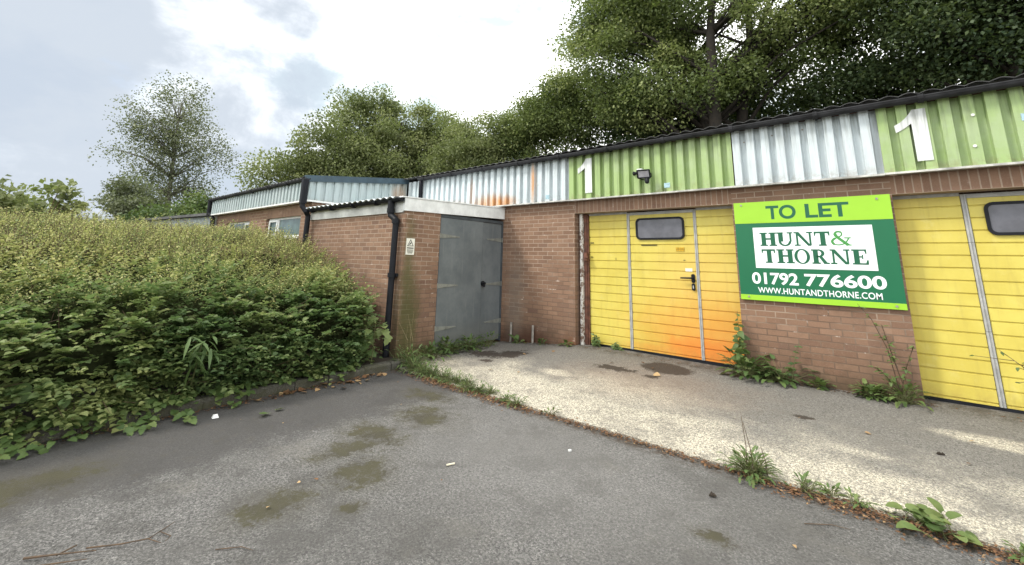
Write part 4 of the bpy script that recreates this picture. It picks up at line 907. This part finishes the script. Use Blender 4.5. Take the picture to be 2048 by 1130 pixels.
def tallweed(x, y, z, h, seed, label, pairs=9, L=.07, shape='ovate', lean=(0, 0), t=.4, name='weed', branches=1, group='weeds against the wall', mat=None, W=.5):
    P = Plant(seed); q = P.r
    for b_ in range(branches):
        ln_ = Vector((lean[0]+q.gauss(0, .12)*(b_ > 0), lean[1]+q.gauss(0, .06)*(b_ > 0), 1)).normalized(); hh = h*(1 if b_ == 0 else q.uniform(.4, .85)); p0 = Vector((x+q.gauss(0, .03)*(b_ > 0), y, z))
        bend = Vector((q.gauss(0, .08), -abs(q.gauss(0, .04)), 0)); path = [p0+ln_*hh*u+bend*hh*u*u for u in np.linspace(0, 1, 7)]
        P.st.tube(path, [.005*(1-.75*u)+.001 for u in np.linspace(0, 1, 7)], 5, False)
        for j in range(pairs):
            u = .12+.86*(j+.5)/pairs; c = p0+ln_*hh*u+bend*hh*u*u; a = j*1.9+q.gauss(0, .3)
            for k_ in (0, math.pi):
                d = Vector((math.cos(a+k_), math.sin(a+k_)*.7-.15, q.gauss(.15, .2))); Lq = L*q.uniform(.7, 1.2)*(1-.35*u); P.leaf(c, d, (q.gauss(0, .35), q.gauss(-.9, .3), .7), Lq, Lq*W, shape, min(max(q.gauss(t, .15), 0), 1), q.uniform(.1, .45))
    return P.build(name, (x, y, z), label, 'weed', group, mat)
J = -2.65
rosette(-.94, J, .0, .085, 150, .19, 'tooth', 1, 'bushy weed clump with dry upright stalks on the apron edge', .5, .45)
D = MB()
for a, c, h in ((-.97, .02, .40), (-.92, -.02, .36), (-.83, .0, .22)): D.tube([(a, J, .02), (a+c*.5, J, h*.5), (a-.03+c, J+.01, h)], [.003, .003, .002], 4)
dsk = empty('dead_stalks', (-.92, J, 0), 'dry brown stalks standing up from the bushy weed clump', 'weed'); D.build('stalk', TWIG, dsk)
rosette(-.60, J+.02, .0, .085, 30, .11, 'tooth', 2, 'upright toothed weed right of the bushy clump', .55, .38)
rosette(-.45, J+.05, .0, .075, 26, .08, 'lobed', 3, 'low pale weed between the toothed weed and the broad leaves', .65, .5)
rosette(-.30, J+.04, .0, .075, 26, .08, 'tooth', 4, 'small weed just left of the broad leaves', .6, .4)
rosette(.04, J-.02, .0, .10, 34, .13, 'round', 5, 'low weed with large round leaves on the apron edge', .62, 1.15, spread=1.5)
rosette(.43, J-.02, .0, .075, 34, .07, 'lobed', 6, 'weed at the right edge of the view on the joint', .5, .5)
rosette(-2.79, J, .0, .12, 9, .10, 'tooth', 7, 'lone sparse weed midway along the apron edge', .42, .4)
rosette(-3.23, J, .0, .10, 46, .12, 'tooth', 8, 'leafy dandelion tuft on the apron edge left of the lone weed', .55, .3)
rosette(-3.42, J+.02, .0, .08, 30, .10, 'ovate', 9, 'small tuft touching the leafy dandelion on its left', .55, .45)
for i, x in enumerate(np.linspace(-5.2, -3.7, 11)):
    rosette(x, J+.08+.03*math.sin(i*2.1)-(.04 if i > 7 else 0), .0, .10-.02*(i/10), 105-int(i*4), .17-.06*i/10, 'tooth', 20+i, ['spreading weeds running from the store corner along the apron edge'][0], .5, .26, group='green weed strip by the store corner')
rosette(-5.45, -2.42, .01, .12, 170, .28, 'tooth', 41, 'tall grassy weeds at the foot of the brick corner', .5, .34, spread=1.6, group='green weed strip by the store corner')
P = Plant(50); q = P.r
for i in range(5): P.st.tube([(-5.62+.03*i, -2.36, .02), (-5.60+.03*i+q.gauss(0, .03), -2.4, .35), (-5.58+q.gauss(0, .12), -2.42, .62+q.gauss(0, .1))], [.0025, .002, .0015], 4, False)
for i in range(26): P.leaf((-5.6+q.gauss(0, .08), -2.4+q.gauss(0, .04), q.uniform(.25, .7)), (q.gauss(0, 1), q.gauss(0, 1), .3), (0, 0, 1), .03, .006, 'lance', .8)
P.build('dry_grass', (-5.6, -2.4, .02), 'dry seeding grass stalks in front of the brick corner', 'grass', stem=plain('straw_stem', (.30, .23, .13), .8))
# weeds in front of the grey doors and along the wall
for i, (y, r_, n, lb) in enumerate(((-1.5, .24, 60, 'dense leafy weeds at the left foot of the grey doors'), (-1.05, .22, 56, 'dense leafy weeds at the middle of the grey doors'), (-.62, .15, 26, 'small weeds at the right foot of the grey doors'), (-1.95, .2, 40, 'creeping weeds below the bricks left of the grey doors'))):
    rosette(-5.66+.03*i, y, .03, r_*.62, int(n*1.9), .26, 'lobed', 60+i, lb, .42, .55, group='weeds at the grey doors')
for i, (x, r_, n, lb) in enumerate(((-5.3, .16, 12, 'broad leaved weed between the two pipe stubs'), (-4.8, .1, 12, 'small weed right of the pipe stubs'), (-4.25, .11, 10, 'small weed at the wall edge by the peeling post'))):
    rosette(x, -.12, az(x, -.12), r_, n, .10, 'round', 70+i, lb, .5, .7, group='weeds against the wall')
tallweed(-3.80, .10, .18, .22, 80, 'bright leafy weed at the left foot of the yellow door', 7, .085, 'tooth', t=.5, branches=4)
tallweed(-3.42, .10, .18, .13, 81, 'short weed at the foot of the yellow door below the strip', 5, .07, 'tooth', t=.5, branches=4)
tallweed(-1.56, -.07, .165, .80, 82, 'tall thin sapling climbing past the left edge of the letting board', 10, .15, 'ovate', (.02, -.02), .55, branches=2, W=.62)
rosette(-1.47, -.13, .165, .17, 84, .36, 'lobed', 83, 'large dark leafy weed clump at the left foot of the brick pier', .33, .62, group='weeds against the wall')
rosette(-1.12, -.10, .17, .17, 52, .30, 'lobed', 84, 'leafy weed clump right beside the large dark clump on the pier', .36, .62, group='weeds against the wall')
rosette(-1.28, -.09, .165, .16, 34, .10, 'round', 90, 'creeping ground weed between the two clumps on the pier', .36, .7, group='weeds against the wall')
tallweed(-1.0, -.08, .17, .48, 85, 'thin wispy weed rising in the middle of the brick pier', 6, .08, 'lance', (.12, 0), .3)
rosette(-.72, -.07, .165, .15, 22, .07, 'lobed', 86, 'low creeping weed in the middle of the pier foot', .55, .6, group='weeds against the wall')
rosette(-.25, -.13, .165, .13, 90, .14, 'lobed', 87, 'low yellowish weed at the right half of the pier foot', .55, .55, group='weeds against the wall')
rosette(.02, -.13, .168, .12, 90, .26, 'lobed', 88, 'pale weed clump at the right corner of the brick pier', .62, .5, group='weeds against the wall')
P = Plant(89); q = P.r
for pts in ([(.0, -.1, .2), (-.06, -.14, .7), (-.16, -.16, 1.0), (-.27, -.13, 1.16)], [(.05, -.1, .2), (-.02, -.16, .6), (-.08, -.15, .95)], [(-.02, -.1, .2), (.08, -.13, .55), (.16, -.12, .76)], [(.02, -.1, .2), (-.12, -.18, .45), (-.2, -.18, .5)]):
    P.st.tube(pts, [.006, .005, .004, .002][:len(pts)], 5, False)
    for j in range(16):
        u = q.uniform(.25, 1)*(len(pts)-1); i = min(int(u), len(pts)-2); c = Vector(pts[i]).lerp(Vector(pts[i+1]), u-i); P.leaf(c, (q.gauss(0, 1), q.gauss(-.3, .5), q.gauss(.1, .4)), (0, -.3, 1), q.uniform(.03, .075), .03, 'ovate', q.uniform(.35, .8), .3)
P.build('bramble', (.0, -.1, .18), 'straggly bramble stems reaching up over the right side of the pier', 'bramble', stem=TWIG)
P = Plant(95); q = P.r; pts = [(1.03, -.02, .2), (1.0, -.05, .42), (.93, -.05, .66), (.79, -.04, .80)]; P.st.tube(pts, [.007, .006, .004, .002], 5, False)
for j in range(16):
    u = q.uniform(.1, 1)*3; i = min(int(u), 2); c = Vector(pts[i]).lerp(Vector(pts[i+1]), u-i); e_ = c+Vector((q.gauss(0, .08), -.03, q.gauss(.02, .03))); P.st.tube([c, e_], [.003, .002], 4, False); P.leaf(e_, (q.gauss(0, 1), -.2, q.gauss(.1, .3)), (0, -.3, 1), .04, .028, 'ovate', q.uniform(.2, .5))
P.build('bramble', (1.03, -.02, .2), 'single arching bramble shoot in front of the second yellow door', 'bramble', stem=TWIG)
# plants in front of the bush
P = Plant(100); q = P.r
for i in range(30):
    a = q.uniform(0, 6.28); d = Vector((math.cos(a)*.8+.5, math.sin(a)*.9, q.uniform(-.9, .25))); c = Vector((-5.42, -5.10, .60))+Vector((q.gauss(0, .05), q.gauss(0, .07), q.gauss(0, .08))); P.leaf(c, d, (0, 0, 1), q.uniform(.14, .25), .034, 'lance', q.uniform(.2, .55), .35)
P.st.tube([(-5.6, -5.1, .08), (-5.5, -5.1, .4), (-5.42, -5.1, .66)], [.008, .006, .004], 5); P.build('buddleia', (-5.6, -5.1, .08), 'buddleia sprig with long narrow leaves drooping out of the bush', 'plant')
P = Plant(101); q = P.r
for i in range(16):
    c = Vector((-5.58+q.gauss(0, .07), -2.98+q.gauss(0, .12), .50+q.gauss(0, .15))); P.leaf(c, (q.gauss(.5, .5), q.gauss(-.3, .6), q.gauss(-.5, .4)), (.5, -.3, .8), q.uniform(.10, .17), .12, 'lobed', q.uniform(.45, .95), .2)
P.st.tube([(-5.65, -2.95, .08), (-5.6, -2.97, .4), (-5.58, -2.98, .68)], [.007, .006, .004], 5); P.build('maple_seedling', (-5.65, -2.95, .08), 'pale lobed maple seedling between the bush and the drainpipe', 'plant')
P = Plant(102); q = P.r
for c, L in (((-5.55, -6.33, .44), .15), ((-5.6, -6.2, .36), .14), ((-5.55, -6.44, .34), .16), ((-5.52, -6.05, .32), .11)): P.leaf(c, (.6, q.gauss(0, .4), -.5), (.7, 0, .7), L, L*.95, 'round', .45, .2)
P.st.tube([(-5.66, -6.3, .08), (-5.55, -6.3, .45)], [.006, .004], 5); P.build('broad_leaf_weed', (-5.66, -6.3, .08), 'broad round leaved weed low in the left of the bush', 'weed')
P = Plant(103); q = P.r
for i in range(7): P.leaf((-5.66+q.gauss(0, .05), -6.66+q.gauss(0, .04), .98+q.gauss(0, .10)), (.4, .9, -.3+q.gauss(0, .2)), (.3, 0, 1), q.uniform(.11, .17), .06, 'lance', q.uniform(.5, .8), .3)
P.st.tube([(-5.7, -6.6, .08), (-5.66, -6.6, .7), (-5.62, -6.56, 1.25)], [.008, .006, .004], 5); P.build('elder_sapling', (-5.7, -6.6, .08), 'long pointed leaves hanging at the left edge of the view', 'plant')
def ivy(y0, y1, reach, n, seed, label):
    P = Plant(seed); q = P.r
    for i in range(n):
        y = q.uniform(y0, y1); u = q.random()**1.4; x = -5.62+(.18+reach*math.sin((y-y0)/(y1-y0)*math.pi))*u+.02; z = .12 if x < -5.43 else max(.02, .11-(x+5.43)*1.2)
        P.leaf((x, y, z+q.uniform(0, .05)), (q.gauss(.6, .5), q.gauss(0, .6), q.gauss(-.1, .2)), (.4, 0, 1), q.uniform(.05, .09), q.uniform(.05, .08), 'lobed', q.uniform(.25, .8), .2)
    return P.build('trailing_ivy', (-5.6, (y0+y1)/2, .1), label, 'ivy', 'ivy patches over the kerb')
ivy(-6.9, -5.7, .30, 240, 110, 'wide ivy patch covering the kerb at the left edge'); ivy(-5.72, -5.35, .32, 70, 111, 'ivy tongue trailing onto the asphalt right of the wide patch'); ivy(-5.28, -5.08, .42, 50, 112, 'narrow ivy strand reaching farthest over the asphalt'); ivy(-4.95, -4.55, .14, 60, 113, 'small ivy patch on the kerb beside the white litter'); ivy(-4.3, -3.2, .06, 90, 114, 'thin ivy fringe along the far part of the kerb')

# ------------------------------------------------------------------ fallen leaves, litter, twigs
def dead(x, y, z, L, seed, label, t=None, mat=LF_DEAD, group='fallen leaves on the asphalt'):
    P = Plant(seed); q = P.r; a = q.uniform(0, 6.28)
    P.leaf((x, y, z+.012), (math.cos(a), math.sin(a), .05), (q.gauss(0, .25), q.gauss(0, .25), 1), L, L*.75, q.choice(('lobed', 'ovate', 'lobed')), t if t is not None else q.uniform(.2, 1), q.uniform(-.25, .25))
    o = arrays('fallen_leaf', np.array([tuple(v) for v in P.V]), np.array(P.F), mat, None, np.array(P.T), (x, y, z)); return tag(o, label, 'leaf', group)
r_ = random.Random(7)
for i in range(34):
    y = r_.uniform(-4.3, -2.75); dead(-5.43+abs(r_.gauss(0, .10))+.02, y, .0, r_.uniform(.06, .11), 200+i, 'brown leaf lying in the gutter along the kerb near the store corner', group='fallen leaves along the kerb')
for i in range(10):
    dead(-5.38+abs(r_.gauss(0, .10)), r_.uniform(-6.3, -4.3), .0, r_.uniform(.05, .09), 240+i, 'pale brown leaf lying beside the kerb in front of the big bush', group='fallen leaves along the kerb')
for i in range(14):
    x, y = r_.uniform(-5.0, .2), r_.uniform(-5.6, -2.9); dead(x, y, .0, r_.uniform(.015, .032), 260+i, 'small dry leaf scrap lying alone on the open asphalt', r_.uniform(.4, 1))
for i in range(12):
    x, y = r_.uniform(-5.0, .6), r_.uniform(-2.2, -.3); dead(x, y, az(x, y), r_.uniform(.025, .06), 300+i, 'small dry leaf scrap lying on the concrete apron', r_.uniform(.0, 1), group='leaf scraps on the apron')
dead(-2.45, -.80, az(-2.45, -.8), .11, 330, 'pale tan leaf on the dark stain before the yellow door', .95, group='leaf scraps on the apron')
dead(-4.85, -4.6, 0, .13, 331, 'fresh green leaf lying on the asphalt near the kerb', .5, LF_WEED)
dead(-4.88, -4.52, 0, .09, 332, 'smaller green leaf beside the fresh green leaf', .6, LF_WEED)
c_ = MB(); pts = [(-5.12, -5.01, .004), (-5.07, -5.015, .004), (-5.065, -4.96, .004), (-5.11, -4.955, .004)]
c_.add(pts+[(-5.11, -5.0, .03), (-5.08, -5.005, .032), (-5.075, -4.97, .02), (-5.105, -4.965, .03)], [(0, 1, 5, 4), (1, 2, 6, 5), (2, 3, 7, 6), (3, 0, 4, 7), (4, 5, 6, 7), (3, 2, 1, 0)])
tag(c_.build('paper_litter', WHITE, None, loc=(-5.09, -4.98, 0)), 'crumpled white scrap of litter beside the kerb', 'litter')
tag(MB().prism([(-2.735, -4.115, .004), (-2.725, -4.12, .004), (-2.70, -4.06, .004), (-2.71, -4.055, .004)], (0, 0, .008)).build('paper_litter', plain('cream_scrap', (.62, .56, .42), .7), None, loc=(-2.72, -4.09, 0)), 'cream sliver of litter on the open asphalt', 'litter')
tag(MB().prism([(-2.19, -3.25, .003), (-2.175, -3.255, .003), (-2.165, -3.235, .003), (-2.183, -3.23, .003)], (0, 0, .012)).build('paper_litter', WHITE, None, loc=(-2.18, -3.24, 0)), 'tiny white fleck of litter near the middle of the asphalt', 'litter')
def flakes(n, fx, seed):
    r2 = np.random.default_rng(seed); P, A, N_, L, T_ = [], [], [], [], []
    for i in range(n):
        x, y, z = fx(r2); P.append((x, y, z+r2.random()*.014)); A.append((r2.normal(), r2.normal(), r2.normal()*.15)); N_.append((r2.normal()*.35, r2.normal()*.35, 1)); L.append(r2.uniform(.008, .034)); T_.append(np.clip(r2.normal(.3, .22), 0, .9))
    return leaf_mesh(np.array(P), np.array(A), np.array(N_), L, np.array(L)*.55, .1, False), np.array(T_)
def fj(r2):
    x = r2.uniform(-5.1, .8) if r2.random() < .6 else r2.choice([r2.uniform(-4.8, -3.0), r2.uniform(-.9, .4)]); dens = .5+.5*math.sin(x*5.3)+.6*(x < -2.9); y = -2.69+r2.normal()*.035-(.06+.05*r2.normal())*(r2.random() < .45*(x < -2.9 or x > -1.)); return (x, y, .008)
(V, Fc, k), T_ = flakes(4200, fj, 5); tag(arrays('leaf_litter', V, Fc, LF_DEAD, None, np.repeat(T_, k)), 'brown leaf litter packed along the joint before the apron', kind='stuff')
(V, Fc, k), T_ = flakes(900, lambda r2: (-5.42+abs(r2.normal())*.07, r2.uniform(-7, -2.6), .006), 6); tag(arrays('kerb_litter', V, Fc, LF_DEAD, None, np.repeat(T_, k)), 'fine brown debris lying along the foot of the kerb', kind='stuff')
def fw_(r2):
    x = r2.choice([r2.uniform(-5.7, -4.2), r2.uniform(-1.6, .3), r2.uniform(-3.9, 1.)]); return (x, -.05-abs(r2.normal())*.05, az(x, -.05)+.002)
(V, Fc, k), T_ = flakes(900, fw_, 8); tag(arrays('wall_litter', V, Fc, LF_DEAD, None, np.repeat(T_*.6, k)), 'dark debris lying along the foot of the wall and doors', kind='stuff')
def twig(pts, rad, label, subs=()):
    m = MB().tube(pts, [rad*(1-.6*i/(len(pts)-1)) for i in range(len(pts))], 6)
    for s in subs: m.tube(s, [rad*.6, rad*.5, rad*.3][:len(s)], 5)
    return tag(m.build('twig', TWIG, None, loc=pts[0]), label, 'twig', 'twigs on the asphalt')
twig([(-3.40, -6.05, .01), (-3.30, -5.93, .016), (-3.24, -5.82, .02), (-3.30, -5.74, .014), (-3.345, -5.68, .01)], .0045, 'long bent twig with side shoots in the foreground', ([(-3.28, -5.76, .014), (-3.20, -5.73, .012), (-3.17, -5.76, .01)], [(-3.24, -5.82, .018), (-3.17, -5.78, .01)]))
twig([(-3.52, -6.27, .01), (-3.42, -6.16, .02), (-3.33, -6.02, .014)], .0065, 'thick brown stick at the bottom left corner', ([(-3.42, -6.16, .016), (-3.47, -6.08, .01)],))
twig([(-3.44, -6.30, .012), (-3.36, -6.2, .016), (-3.28, -6.06, .012)], .0055, 'second stick lying under the thick stick at the corner')
twig([(-2.9, -5.6, .006), (-2.82, -5.50, .008), (-2.75, -5.47, .006)], .003, 'thin short twig right of the long bent twig')
twig([(-.55, -3.12, .005), (-.42, -3.02, .006), (-.33, -3.0, .005)], .003, 'thin twig on the asphalt below the toothed weed')
for x, y, l in ((.183, -1.445, 'dark clod lying on the apron right of the middle'), (-1.056, -3.17, 'dark clod on the asphalt below the bushy weed clump')):
    z = az(x, y) if y > -2.6 else 0
    m = MB(); n0 = 0
    for k_ in range(5):
        c = Vector((x+r_.gauss(0, .012), y+r_.gauss(0, .012), z+.008)); m.tube([c-Vector((.012, 0, .004)), c+Vector((0, .003, .006)), c+Vector((.012, .004, 0))], [.004, .012, .004], 6)
    tag(m.build('soil_clod', SOIL, None, loc=(x, y, z)), l, 'clod')
